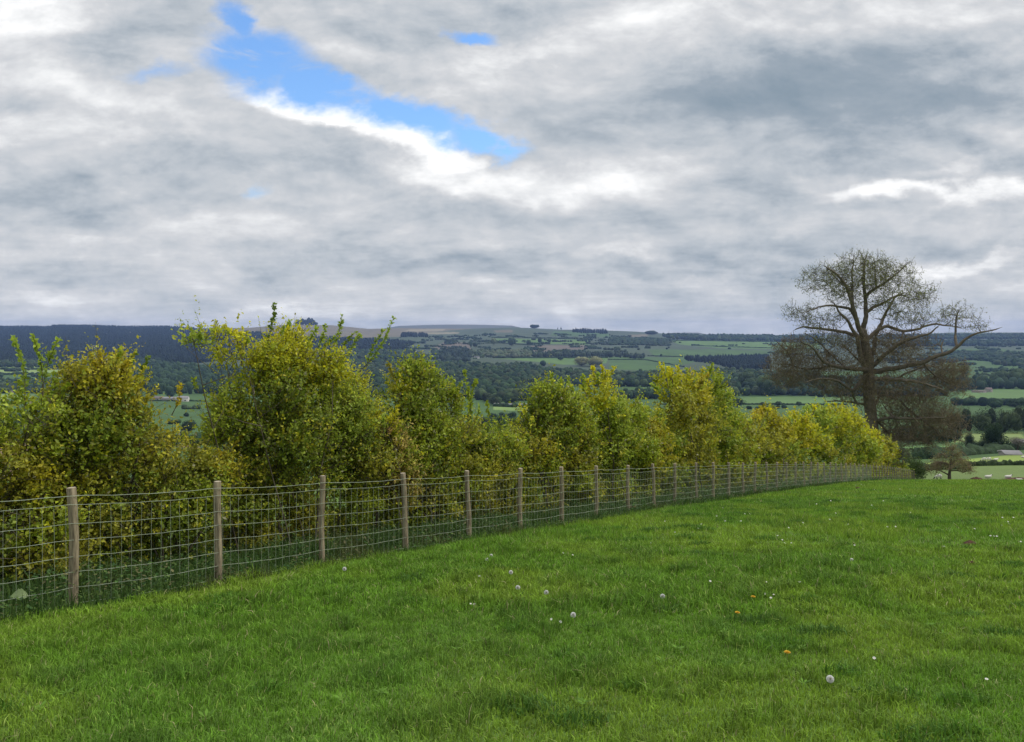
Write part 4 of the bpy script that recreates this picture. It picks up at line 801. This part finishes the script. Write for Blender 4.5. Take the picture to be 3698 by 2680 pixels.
mk('side_wall', V, np.array([[0,4,5,1],[2,6,7,3],[0,2,3,1],[4,6,7,5]]), M['canvas'], th)
# radio mast
g = G(2416, 1203); A = Acc(); hh = 17*g[1]/FPX
for dx, dy in ((-1.5,-1.5),(1.5,-1.5),(0,1.5)): A.add(*tube([(g[0]+dx, g[1]+dy, g[2]-1), (g[0], g[1], g[2]+hh)], np.array([.35, .2]), 4))
tag(A.build('radio_mast', mat_col('mast', (.25,.25,.26), .6), None, org=tuple(g)), 'faint thin mast on the skyline right of the flat topped clump', 'mast')

# ------------------------------------------------------------------ the great bare tree
def BB(cx, cy): return 2700+cx/1.827, 850+cy/1.827
TD = 90.0; tb = BB(838, 1600); TX = (tb[0]-CX)/FPX*TD; TZ = float(height(TX, TD))
def W3(cx, cy, dep=0): x, y = BB(cx, cy); Yd = TD+dep; u, v = uv(x, y); return np.array([u*TD, Yd, EYE+v*TD])
big = empty('great_tree', (TX, TD, TZ), 'huge old spreading tree, almost leafless, at the end of the hedge', 'tree')
LIMBS = [([(842,1690),(832,1500),(826,1350),(815,1200),(792,1000),(800,850),(772,700),(760,610)], 0.82, .36, 0),
 ([(800,930),(850,800),(878,680),(950,560),(1040,440),(1110,370)], .34, .05, .35), ([(792,950),(728,800),(702,690),(640,580),(560,500),(500,440)], .32, .05, -.2), ([(771,690),(760,600),(782,540),(790,420),(785,250),(800,130)], .36, .06, .1), ([(771,690),(740,640),(700,560),(660,440),(590,320),(500,240),(420,210)], .34, .05, -.3), ([(660,440),(690,350),(710,270),(740,120)], .18, .04, .3),
 ([(790,420),(850,340),(930,270),(1000,200)], .2, .04, -.4), ([(783,500),(850,480),(950,440),(1060,380),(1180,400)], .22, .04, .5), ([(700,560),(640,480),(520,465),(400,480),(280,520)], .2, .04, -.5),
 ([(755,680),(680,640),(560,620),(440,600),(370,610)], .24, .05, .5), ([(780,700),(860,640),(930,590),(1060,640),(1180,610),(1290,580),(1400,600),(1520,610)], .24, .04, .2),
 ([(840,870),(920,760),(1010,690),(1100,660),(1180,600)], .28, .05, -.4), ([(835,900),(1000,870),(1140,830),(1250,780),(1340,710),(1400,650),(1560,620)], .32, .05, -.25), ([(1340,710),(1350,640),(1350,560),(1380,470)], .17, .04, -.2),
 ([(1275,765),(1285,680)], .10, .06, 0), ([(790,890),(700,870),(600,860),(500,865),(430,800),(350,730),(280,700)], .30, .05, -.35), ([(765,940),(690,1000),(660,1040),(600,980),(500,930),(400,930),(300,960)], .24, .05, -.4),
 ([(660,1040),(700,1080),(735,1140)], .14, .08, 0), ([(800,975),(870,935),(960,940),(1040,950),(1120,990),(1200,1010)], .26, .06, -.5), ([(830,1160),(880,1070),(900,1040),(960,960),(1040,950)], .2, .06, .3),
 ([(850,1060),(900,1050),(1000,1080),(1090,1110)], .16, .05, .5), ([(780,1250),(850,1210),(960,1185),(1060,1190),(1200,1180)], .22, .06, -.6), ([(960,1185),(880,1110)], .12, .06, 0), ([(1060,1190),(1170,1260),(1260,1330),(1380,1350)], .14, .05, -.3),
 ([(850,1400),(1000,1400),(1100,1360),(1180,1330)], .14, .05, .4), ([(790,1120),(700,1105),(600,1100),(540,1110)], .14, .04, .4), ([(790,860),(750,830),(690,760),(640,720)], .14, .05, .4), ([(1000,690),(1030,620)], .09, .05, 0),
 ([(500,865),(400,900),(300,850),(200,860)], .14, .04, .2), ([(350,730),(250,740),(190,700)], .10, .04, .3), ([(820,1300),(940,1330),(1000,1300),(1150,1300)], .15, .05, .6), ([(590,320),(560,260),(540,180)], .1, .03, .3), ([(850,340),(860,230),(870,130)], .1, .03, .4),
 ([(600,860),(560,780),(500,700),(420,640)], .12, .04, .6), ([(1040,950),(1120,900),(1230,860),(1330,880)], .13, .04, .4), ([(1140,830),(1200,900),(1300,980),(1380,1000)], .12, .04, -.3)]
A = Acc(); nodes = []; nrad = []; par = []
for pts, r0, r1, dk in LIMBS:
    w3 = []; dist = 0
    for i, (a, b) in enumerate(pts):
        if i: dist += math.hypot(a-pts[i-1][0], b-pts[i-1][1])/1.827*TD/FPX
        w3.append(W3(a, b, dk*dist if i else 0))
    w3 = np.array(w3); k = max(int(dist/.45), 4); t = np.linspace(0, len(w3)-1, k); P = np.stack([np.interp(t, np.arange(len(w3)), w3[:, q]) for q in range(3)], -1)
    for _ in range(2): P[1:-1] = P[1:-1]*.5+(P[:-2]+P[2:])*.25
    wob = rng.normal(0, .13, P.shape); wob[1:-1] = (wob[:-2]+wob[1:-1]+wob[2:])/3; wob[0] = 0
    P += wob*(r0 < .7)
    if nodes and r0 < .7:
        nd_ = np.array(nodes); q_ = nd_[np.argmin(((nd_-P[0])**2).sum(1))]
        fade = np.linspace(1, 0, k)[:, None]**3; P = P+(q_-P[0])*fade
    rr = (np.linspace(1, 0, k)**.8*(r0-r1)+r1)*(1 if r0 > .7 else .95)
    if pts[0] == (842,1690): rr[:3] *= np.array([1.35, 1.18, 1.06])[:min(3, k)]
    rr[-1] = .01
    br = np.array((.15,.125,.095)); A.add(*tube(P, rr, 9), br*random.uniform(.85, 1.15))
    st = 1 if pts[0] != (842,1690) else int(k*.4)
    for q, r_ in list(zip(P, rr))[st:]: nodes.append(q); nrad.append(r_); par.append(-1)
A.build('trunk', M['bark'], big, True)
ENV = [(1120,380,90,70,2.6,0),(600,360,110,80,2.0,0),(720,250,190,150,3.4,0),(480,290,130,85,3.2,0),(930,270,160,120,3.2,0),(800,390,270,110,1.6,0),(350,510,100,65,2.6,0),(470,590,120,55,2.4,0),(1000,450,150,80,2,0),(1150,430,70,55,2.4,0),(1385,530,105,80,2.4,0),(1510,600,80,35,2.6,0),(1150,560,130,60,1.8,0),(600,520,120,90,1.0,0),(980,560,120,60,1.8,0),
 (300,740,130,70,3.4,1),(240,880,125,130,4.2,1),(430,930,160,120,3.0,1),(680,800,200,110,2.0,1),(1000,790,190,90,2.6,1),(1270,880,150,80,4.2,1),(1320,980,120,90,4.2,1),(1020,1000,210,120,3.0,1),(1120,1170,220,125,4.6,1),(1280,1250,130,90,5.0,1),(1180,1350,120,60,3.0,1),(950,1310,150,130,4.0,1),(600,1010,120,80,2.2,1),(480,820,150,80,2.0,1),(640,690,150,60,2.2,1),(880,680,170,70,2.2,1),(480,690,120,50,2.4,0),(1080,700,150,60,2.4,1),(700,920,200,90,1.6,1),(900,1430,110,90,4.0,1),(800,1050,180,150,2.0,1)]
att, akind = [], []
for cx, cy, rx, ry, dn, kd in ENV:
    n = int(rx*ry*dn/(240 if not kd else 230)); d = nrm(rng.normal(size=(n, 3))); r = rng.random(n)**(1/2.8); ctr = W3(cx, cy); RX_, RZ_ = rx/1.827*TD/FPX, ry/1.827*TD/FPX; RY_ = min(max(RX_, RZ_)*1.1, 4.5)
    p = ctr+d*r[:, None]*[RX_, RY_, RZ_]; p[:, 1] += rng.uniform(-2, 2, n); att.append(p); akind.append(np.full(n, kd))
att = np.concatenate(att); akind = np.concatenate(akind)
# branches grow towards the free points, each new one joining the nearest wood (nearest points first)
base_nodes = np.array(nodes); order = np.argsort([np.min(np.linalg.norm(base_nodes-a, axis=1)) for a in att])
buf = np.zeros((90000, 3)); nb = len(base_nodes); buf[:nb] = base_nodes; lev = np.zeros(90000); rad = np.zeros(90000); rad[:nb] = nrad
B = Acc(); tipP, tipD, tipK = [], [], []
for idx in order:
    a = att[idx]; d2 = ((buf[:nb]-a)**2).sum(1)+.25*lev[:nb]; k = int(np.argmin(d2)); p0 = buf[k]; dist = np.linalg.norm(a-p0)
    if dist < .25: continue
    n = max(2, int(dist/.45)); sag = nrm(rng.normal(size=3))*dist*.14; t = np.linspace(0, 1, n+1)[:, None]
    P = p0+(a-p0)*t+sag*np.sin(t*np.pi)+np.array([0, 0, -.10 if akind[idx] else .06])*dist*np.sin(t*np.pi)
    r0 = min(rad[k]*.75, .035+.036*dist) ; r1 = .012; B.add(*tube(P, np.linspace(max(r0, .016), r1, n+1), 4 if dist > 1 else 3), np.array((.16,.13,.09) if akind[idx] else (.085,.075,.06))*random.uniform(.75, 1.3))
    if nb+n < 89000: buf[nb:nb+n] = P[1:]; lev[nb:nb+n] = lev[k]+1; rad[nb:nb+n] = np.linspace(r0, r1, n); nb += n
    tipP.append(P[-1]); tipD.append(nrm((P[-1]-P[-2])[None])[0]); tipK.append(akind[idx])
B.build('branches', M['bark'], big)
tipP = np.array(tipP); tipD = np.array(tipD); tipK = np.array(tipK); Tg = Acc(); LP, LD, LC, LS = [], [], [], []
for rep in range(5):
    n = len(tipP); d = nrm(tipD*.8+rng.normal(0, .7, (n, 3))+[0, 0, .25]); ln = rng.uniform(.3, .9, n); q = tipP+rng.normal(0, .12, (n, 3))*(rep > 0)
    for i in range(n):
        if rep > 2 and tipK[i] == 0: continue
        e = q[i]+d[i]*ln[i]*.5+[0, 0, -.03]; f = q[i]+d[i]*ln[i]+[0, 0, .08]; Tg.add(*tube([q[i], e, f], np.array([.016, .013, .009]), 3), (.17,.135,.09) if tipK[i] else (.10,.09,.06))
    for kk in range(2):
        f = rng.uniform(.5, 1.1, n); LP.append(q+d*(ln*f)[:, None]+rng.normal(0, .05, (n, 3))); LD.append(rng.normal(size=(n, 3)))
        cu_ = np.array((.20,.22,.06)); cl = np.where(rng.random((n, 1)) > .6, np.array((.21,.175,.065)), np.array((.17,.14,.08)))
        if kk == 1: LP[-1] = LP[-1][tipK == 0]; LD[-1] = LD[-1][tipK == 0]
        kq = tipK == 0 if kk == 1 else tipK >= 0; LC.append((np.where(tipK[:, None] == 0, cu_, cl)*rng.uniform(.7, 1.3, (n, 1)))[kq]); LS.append(rng.uniform(.09, .17, n)[kq])
Tg.build('twigs', M['bark'], big)
V, F, C = leaf_faces(np.concatenate(LP), np.concatenate(LD), np.concatenate(LS), np.concatenate(LC)); mk('opening_leaves', V, F, M['leaf'], big, C)

# ------------------------------------------------------------------ small thorn tree on the lower pasture
g = G(3432, 1742, 97); Yt = g[1]; th = empty('small_thorn_tree', tuple(g), 'small umbrella shaped thorn tree with russet twigs on the lower pasture', 'tree')
def T3(x, y, d=0): u, v = uv(x, y); return np.array([u*Yt, Yt+d, EYE+v*Yt])
A = Acc(); B = Acc(); nd = []
gz = (HY-FPX*(g[2]-EYE)/Yt)
for pts, r0, dk in [([(3430,gz+4),(3428,1715),(3432,1690),(3434,1660),(3440,1625)], .30, 0), ([(3426,1715),(3405,1703),(3380,1697),(3360,1700)], .12, .4), ([(3436,1700),(3455,1698),(3475,1704),(3495,1692)], .12, -.3), ([(3432,1690),(3410,1670),(3385,1665),(3365,1660)], .1, -.5), ([(3434,1680),(3455,1665),(3480,1662)], .1, .5), ([(3434,1665),(3415,1645),(3400,1638)], .07, .3), ([(3436,1650),(3455,1635),(3465,1630)], .07, -.3), ([(3428,1712),(3440,1695),(3460,1680)], .08, 1.2), ([(3428,1712),(3415,1690),(3400,1680)], .08, -1.3)]:
    P = []; dist = 0
    for i, p in enumerate(pts):
        if i: dist += math.hypot(p[0]-pts[i-1][0], p[1]-pts[i-1][1])*Yt/FPX
        P.append(T3(p[0], p[1], dk*dist))
    P = np.array(P); t = np.linspace(0, len(P)-1, 12); P = np.stack([np.interp(t, np.arange(len(P)), P[:, q]) for q in range(3)], -1); P[1:-1] = P[1:-1]*.5+(P[:-2]+P[2:])*.25
    A.add(*tube(P, np.linspace(r0, .03, 12), 7), (.11,.09,.065)); nd += list(P[3:])
A.build('trunk', M['bark'], th, True); nd = np.array(nd); LP, LD, LC, LS = [], [], [], []
for (cx, cy, rx, ry, n) in [(3432,1665,75,28,230),(3385,1680,42,22,100),(3480,1678,40,24,100),(3440,1635,36,26,80),(3430,1608,16,14,30),(3495,1700,22,14,50),(3365,1700,22,14,50)]:
    d = nrm(rng.normal(size=(n, 3))); r = rng.random(n)**.4; c = T3(cx, cy); p = c+d*r[:, None]*[rx*Yt/FPX, 2.2, ry*Yt/FPX]
    for a in p:
        k = np.argmin(((nd-a)**2).sum(1)); q = nd[k]; m = (q+a)/2+rng.normal(0, .15, 3); B.add(*tube([q, m, a], np.array([.03, .02, .012]), 3), (.22,.16,.10))
    for kk in range(4): LP.append(p+rng.normal(0, .16, (n, 3))); LD.append(rng.normal(size=(n, 3))); LC.append(np.array((.21,.20,.07))*rng.uniform(.6, 1.4, (n, 1))); LS.append(rng.uniform(.12, .26, n))
B.build('twigs', M['bark'], th); V, F, C = leaf_faces(np.concatenate(LP), np.concatenate(LD), np.concatenate(LS), np.concatenate(LC)); mk('foliage', V, F, M['leaf'], th, C)

# ------------------------------------------------------------------ sheep
def skin(name, V, E, Rd, mat, sub=2):
    me = bpy.data.meshes.new(name); me.from_pydata(V, E, []); o = bpy.data.objects.new(name, me); COL.objects.link(o)
    o.modifiers.new('s', 'SKIN'); sv = me.skin_vertices[0].data
    for i, r in enumerate(Rd): sv[i].radius = (r, r) if isinstance(r, (int, float)) else r
    sv[0].use_root = True
    m = o.modifiers.new('d', 'SUBSURF'); m.levels = sub; m.render_levels = sub
    dg = bpy.context.evaluated_depsgraph_get(); m2 = bpy.data.meshes.new_from_object(o.evaluated_get(dg)); bpy.data.objects.remove(o); m2.materials.clear(); m2.materials.append(mat); m2.name = name
    for p in m2.polygons: p.use_smooth = True
    return m2
def sheep_mesh(lying, graze):
    lz = .30 if lying else .62; V = [(0,0,lz), (-.35,0,lz+.01), (.33,0,lz+.02), (-.52,0,lz-.02)]; E = [(0,1),(0,2),(1,3)]; Rd = [.27,.26,.25,.16]
    hd = (.72, 0, .18) if graze and not lying else (.62, 0, lz+.32); nk = (.5, 0, lz-.12) if graze and not lying else (.5, 0, lz+.18)
    V += [nk, hd, (hd[0]+.16, 0, hd[2]-.08)]; E += [(2,4),(4,5),(5,6)]; Rd += [.13,.095,.06]
    if not lying:
        for (x, y) in ((.28,.13),(.28,-.13),(-.33,.13),(-.33,-.13)):
            i = len(V); V += [(x, y, .42), (x, y, .2), (x, y, .02)]; E += [(2 if x > 0 else 1, i), (i, i+1), (i+1, i+2)]; Rd += [.085,.045,.04]
    return V, E, Rd
def sheep(x, y, label, yaw, lying=False, graze=True, sc=1.0, ymin=97, name='sheep', black=False):
    g = G(x, y, ymin); th = empty(name, tuple(g), label, 'sheep', 'sheep grazing the lower pastures'); th.rotation_euler.z = yaw; th.scale = (sc,)*3
    V, E, Rd = sheep_mesh(lying, graze); me = skin('body', V, E, Rd, M['wool']); o = bpy.data.objects.new('body', me); COL.objects.link(o); o.parent = th
    me.materials.append(M['face'])
    for p in me.polygons:
        if p.center[0] > .62 or p.center[2] < .26 and not lying: p.material_index = 1
    for s in (-1, 1):
        hx = V[5]; ev = np.array([(hx[0], s*.08, hx[2]+.06), (hx[0]-.05, s*.2, hx[2]+.05), (hx[0]+.03, s*.17, hx[2]+.0), (hx[0]-.01, s*.15, hx[2]+.08)])
        e = mk('ear', ev, np.array([[0,1,2],[0,3,1],[0,2,3],[1,3,2]]), M['face'], None, org=(0,0,0)); e.parent = th
sheep(3390,1731,'sheep with pale back and dark underside left of the small thorn tree',3.0)
sheep(3568,1729,'white sheep lying right of the brown soil mound',.1,True,False,1.1)
sheep(3640,1729,'long white sheep lying near the right edge, beside the red earth streak',.1,True,False,1.1)
sheep(3682,1740,'white sheep nearest the right edge',2.9,True,False,.9)
sheep(3554,1668,'dark faced sheep grazing at the top of the bright pasture',3.0,sc=1.25,ymin=190)
sheep(3572,1667,'white sheep grazing in the middle of three at the top of the bright pasture',.2,sc=1.25,ymin=190)
sheep(3596,1665,'rightmost white sheep of three at the top of the bright pasture',.2,True,False,1.25,ymin=190)
sheep(3695,1655,'white sheep high in the bright pasture at the right edge',.2,True,False,1.2,ymin=190)
sheep(3322,1697,'white sheep by the hedge beyond the end of the fence',.3,True,False,1.1,ymin=170)

# ------------------------------------------------------------------ molehills and bare soil
def mound(label, x, y, wpx, hpx, ymin=3, name='molehill'):
    g = G(x, y, ymin); Y = g[1]; a = wpx*.5*Y/FPX; h = hpx*Y/FPX; V = []; n = 28; m = 9
    for i in range(m):
        f = i/(m-1)
        for j in range(n):
            t = j*2*math.pi/n; rr = a*f*(1+.18*math.sin(t*3+x)+.12*random.uniform(-1, 1)); X, Y_ = g[0]+rr*math.cos(t), g[1]+rr*math.sin(t)*.9
            V.append((X, Y_, float(height(X, Y_))+.015+h*(1-f*f)**1.2*random.uniform(.85, 1.15)-.03*f))
    i = np.arange(m-1)[:, None]*n; j = np.arange(n)[None, :]; F = np.stack([i+j, i+(j+1) % n, i+n+(j+1) % n, i+n+j], -1).reshape(-1, 4)
    tag(mk(name, V, F, M['soil'], None, smooth=True, org=tuple(g)), label, 'molehill', 'bare soil mounds in the pasture')
mound('wide reddish brown soil mound just over the field crest', 3526, 1741, 62, 17, 97)
mound('red earth streak on the crest at the right edge', 3680, 1731, 110, 6, 100)
mound('flat dark brown molehill in the right of the near field', 3502, 1966, 60, 11)
mound('small brown molehill left of the flat dark one', 3288, 2012, 30, 7)
mound('crumbled brown molehill below the flat dark one', 3512, 2038, 50, 7)
mound('small dark molehill near the far end of the fence', 3098, 1767, 30, 7)

# ------------------------------------------------------------------ flowers
def ball(c, r, sub=2):
    V, F = I1; return V*r+np.array(c), F
def clock(x, y, label, r=.021, hh=.10, k=0):
    g = G(x, y, 3); Y = g[1]; u, v = uv(x, y); Yf = Y-.12 if Y > 1 else Y; zg = float(height(u*Yf, Yf)); top_ = np.array([u*Yf, Yf, EYE+v*Yf]); top_[2] = max(top_[2], zg+.07)
    th = empty('dandelion_clock', (top_[0], top_[1], zg), label, 'flower', 'dandelion clocks in the field'); A = Acc(); P = []; n = 260
    d = nrm(rng.normal(size=(n, 3))); c = top_
    a = d*r; s1 = nrm(np.cross(d, rng.normal(size=(n, 3))))*r*.22; s2 = nrm(np.cross(d, s1))*r*.22
    V = np.concatenate([np.stack([c+a-s1, c+a+s1, c+a*.55], 1), np.stack([c+a-s2, c+a+s2, c+a*.55], 1)]).reshape(-1, 3); mk('seed_head', V, np.arange(len(V)).reshape(-1, 3), M['seed'], th)
    V, F = ball(c, r*.34); mk('core', V, F, M['seed_core'], th, smooth=True)
    V, F = tube([(top_[0]+.01, top_[1]+.01, zg-.01), (top_[0]+.004, top_[1], (zg+top_[2])/2), tuple(top_-[0, 0, r*.3])], .0022, 5); mk('stem', V, F, M['stem'], th, smooth=True)
CL = [(1774,2021,'upper of the two dandelion clocks side by side near the fence'),(1759,2036,'lower of the two dandelion clocks side by side near the fence'),(1845,2083,'dandelion clock alone below the side by side pair'),(1870,2139,'dandelion clock left of the pair in the field centre'),(1973,2157,'dandelion clock right of the pair in the field centre'),
 (2998,2475,'largest dandelion clock on a brown stalk in the near right grass'),(680,1984,'dandelion clock growing behind the netting near the second post'),(2393,2171,'ragged dandelion clock right of the field centre'),(3076,2037,'ragged dandelion clock in the dark grass on the right'),(1244,2071,'torn dandelion clock near the foot of the third post'),(2070,2240,'half blown dandelion clock on a leaning stalk in the field centre')]
for i, (x, y, l) in enumerate(CL): clock(x, y, l, .024 if x == 2998 else .024)
DA = [(1731,2087),(1700,2188),(1712,2189),(2033,2003),(2068,2011),(2261,1988),(1991,2243),(2024,2253),(2588,1869),(2612,1876),(2619,1887),(2533,1898),(2522,1914),(2401,1888),(2437,1928),(2350,1967),(2949,1825),(2808,1940),(2825,1955),(2834,1967),(2858,1967),(3057,1902),(3063,1899),(3086,1975),(3175,1995),(3115,1915),(2900,1893),(2690,1861),(2708,1861),(2676,1887),(2610,1839),(2996,1881),(3146,1909),(3205,1908),(3288,1856),(3234,1907),(3620,1874),(3660,1874),(3640,1889),(3618,1902),(3645,1898),(3520,1915),(3577,1940),(3590,1942),(3600,1942),(3686,1962),(2795,2155),(2767,2109),(2888,2108),(2565,2105),(2784,2166),(2763,2152),(3157,2384),(3563,2460),(3108,1830),(3018,1858),(2848,1911),(3409,1979),(3148,1829),(2570,1880),(3190,1813),(3000,1813),(3250,1770),(3110,1753),(3090,1756),(3158,1772),(2940,1757)]
dm = None
for (x, y) in DA:
    g = G(x, y, 3); u, v = uv(x, y); Yf = max(g[1]-.06/max(.05, -v), 3.); zg = float(height(u*Yf, Yf)); r = .008+.00045*Yf
    if dm is None:
        V = []; F = []; n = 14
        for k in range(n):
            t = k*2*math.pi/n; c, s = math.cos(t), math.sin(t); i = len(V); V += [(0, 0, 0), (c-.22*s, s+.22*c, .25), (c*1.05, s*1.05, .2), (c+.22*s, s-.22*c, .25)]; F.append([i, i+1, i+2, i+3])
        V = np.array(V); F = np.array(F); o1 = mk('petals', V, F, M['daisy'], None, org=(0, 0, 0)); Vc, Fc = ball((0, 0, .08), .3); o2 = mk('disc', Vc*[1, 1, .6], Fc, M['yellow'], None, smooth=True, org=(0, 0, 0)); Vs_, Fs_ = tube([(0, 0, -4), (.1, 0, -2), (0, 0, 0)], .07, 5); o3 = mk('stem', Vs_, Fs_, M['stem'], None, org=(0, 0, 0)); dm = (o1, o2, o3); first = True
    th = empty('daisy', (u*Yf, Yf, max(EYE+v*Yf, zg+.05)), 'small white daisy open in the short grass of the field', 'flower', 'daisies dotted over the field'); th.scale = (r,)*3; th.rotation_euler = (R(random.uniform(10, 40)), R(random.uniform(-20, 20)), random.uniform(-.6, .6))
    for o in dm:
        if first: q = o
        else: q = o.copy(); COL.objects.link(q)
        q.parent = th
    first = False
for (x, y, l) in [(648,2035,'yellow dandelion behind the netting left of the second post'),(2663,2228,'yellow dandelion, lower of two in the field on the right'),(2720,2172,'yellow dandelion, upper of two in the field on the right'),(2843,2373,'flattened yellow dandelion nearest the viewer')]:
    g = G(x, y, 3); u, v = uv(x, y); Yf = g[1]-.15; zg = float(height(u*Yf, Yf)); c = np.array([u*Yf, Yf, max(EYE+v*Yf, zg+.07)]); th = empty('dandelion', (c[0], c[1], zg), l, 'flower', 'yellow dandelions'); V = []; F = []
    for ring, n, rr, zz_ in ((0, 22, .023, .004), (1, 18, .017, .009), (2, 12, .010, .012)):
        for k in range(n):
            t = k*2*math.pi/n+ring; cs, sn = math.cos(t)*rr, math.sin(t)*rr; i = len(V); V += [(c[0], c[1], c[2]), (c[0]+cs-.2*sn, c[1]+sn+.2*cs, c[2]+zz_), (c[0]+cs*1.06, c[1]+sn*1.06, c[2]+zz_-.001), (c[0]+cs+.2*sn, c[1]+sn-.2*cs, c[2]+zz_)]; F.append([i, i+1, i+2, i+3])
    mk('petals', V, np.array(F), M['yellow'], th); V, F = tube([(c[0], c[1], zg-.01), tuple(c)], .0025, 5); mk('stem', V, F, M['stem'], th)
# broad pale leaf in the weeds at the far left and a dock
for (x, y, l, w_) in [(66,2150,'large pale ragged leaf behind the netting at the far left',.15)]:
    u, v = uv(x, y); Yf = 8.0; c = np.array([u*Yf, Yf, EYE+v*Yf]); zg = float(height(c[0], c[1])); th = empty('broad_leaf_plant', (c[0], c[1], zg), l, 'plant'); V = []; n = 11
    for i in range(n):
        t = i/(n-1); wd = .045*math.sin(math.pi*min(1, t*.95+.05))*(1+.25*math.sin(i*2.6)); xx = c[0]-w_/2+w_*t; zc = c[2]+.03*math.sin(t*3)-.03*t
        V += [(xx, c[1]-.02, zc-wd), (xx, c[1]+.02, zc), (xx, c[1]+.05, zc+wd*.8)]
    i = np.arange(n-1)[:, None]*3; j = np.arange(2)[None, :]; mk('leaf', V, np.stack([i+j, i+j+1, i+4+j, i+3+j], -1).reshape(-1, 4), mat_col('pale_leaf', (.17,.22,.09), .6, c2=(.11,.16,.05), scale=20), th, smooth=True)
    V, F = tube([(c[0]-.05, c[1]+.03, zg), (c[0]-.08, c[1]+.02, c[2]-.08), (c[0]-w_/2, c[1]+.02, c[2])], .004, 5); mk('stem', V, F, M['stem'], th)

# ------------------------------------------------------------------ haze
hz = bpy.data.materials.new('haze'); hz.use_nodes = True; t = hz.node_tree; t.nodes.remove(t.nodes['Principled BSDF']); pv = t.nodes.new('ShaderNodeVolumePrincipled')
pv.inputs['Color'].default_value = (.36,.53,1.0,1); pv.inputs['Density'].default_value = .000048; pv.inputs['Anisotropy'].default_value = 0; t.links.new(pv.outputs[0], t.nodes['Material Output'].inputs['Volume'])
x0, x1, y0, y1, z0, z1 = -42000, 42000, -600, 10500, float(Zg.min())-3, float(max(Zg.max(), 100))+6
V = [(x, y, z) for z in (z0, z1) for y in (y0, y1) for x in (x0, x1)]
tag(mk('haze', V, np.array([[0,2,3,1],[4,5,7,6],[0,1,5,4],[2,6,7,3],[0,4,6,2],[1,3,7,5]]), hz), 'thin blue haze over the valley', None, None, 'stuff')
print('faces', sum(len(o.data.polygons) for o in bpy.data.objects if o.type == 'MESH'))
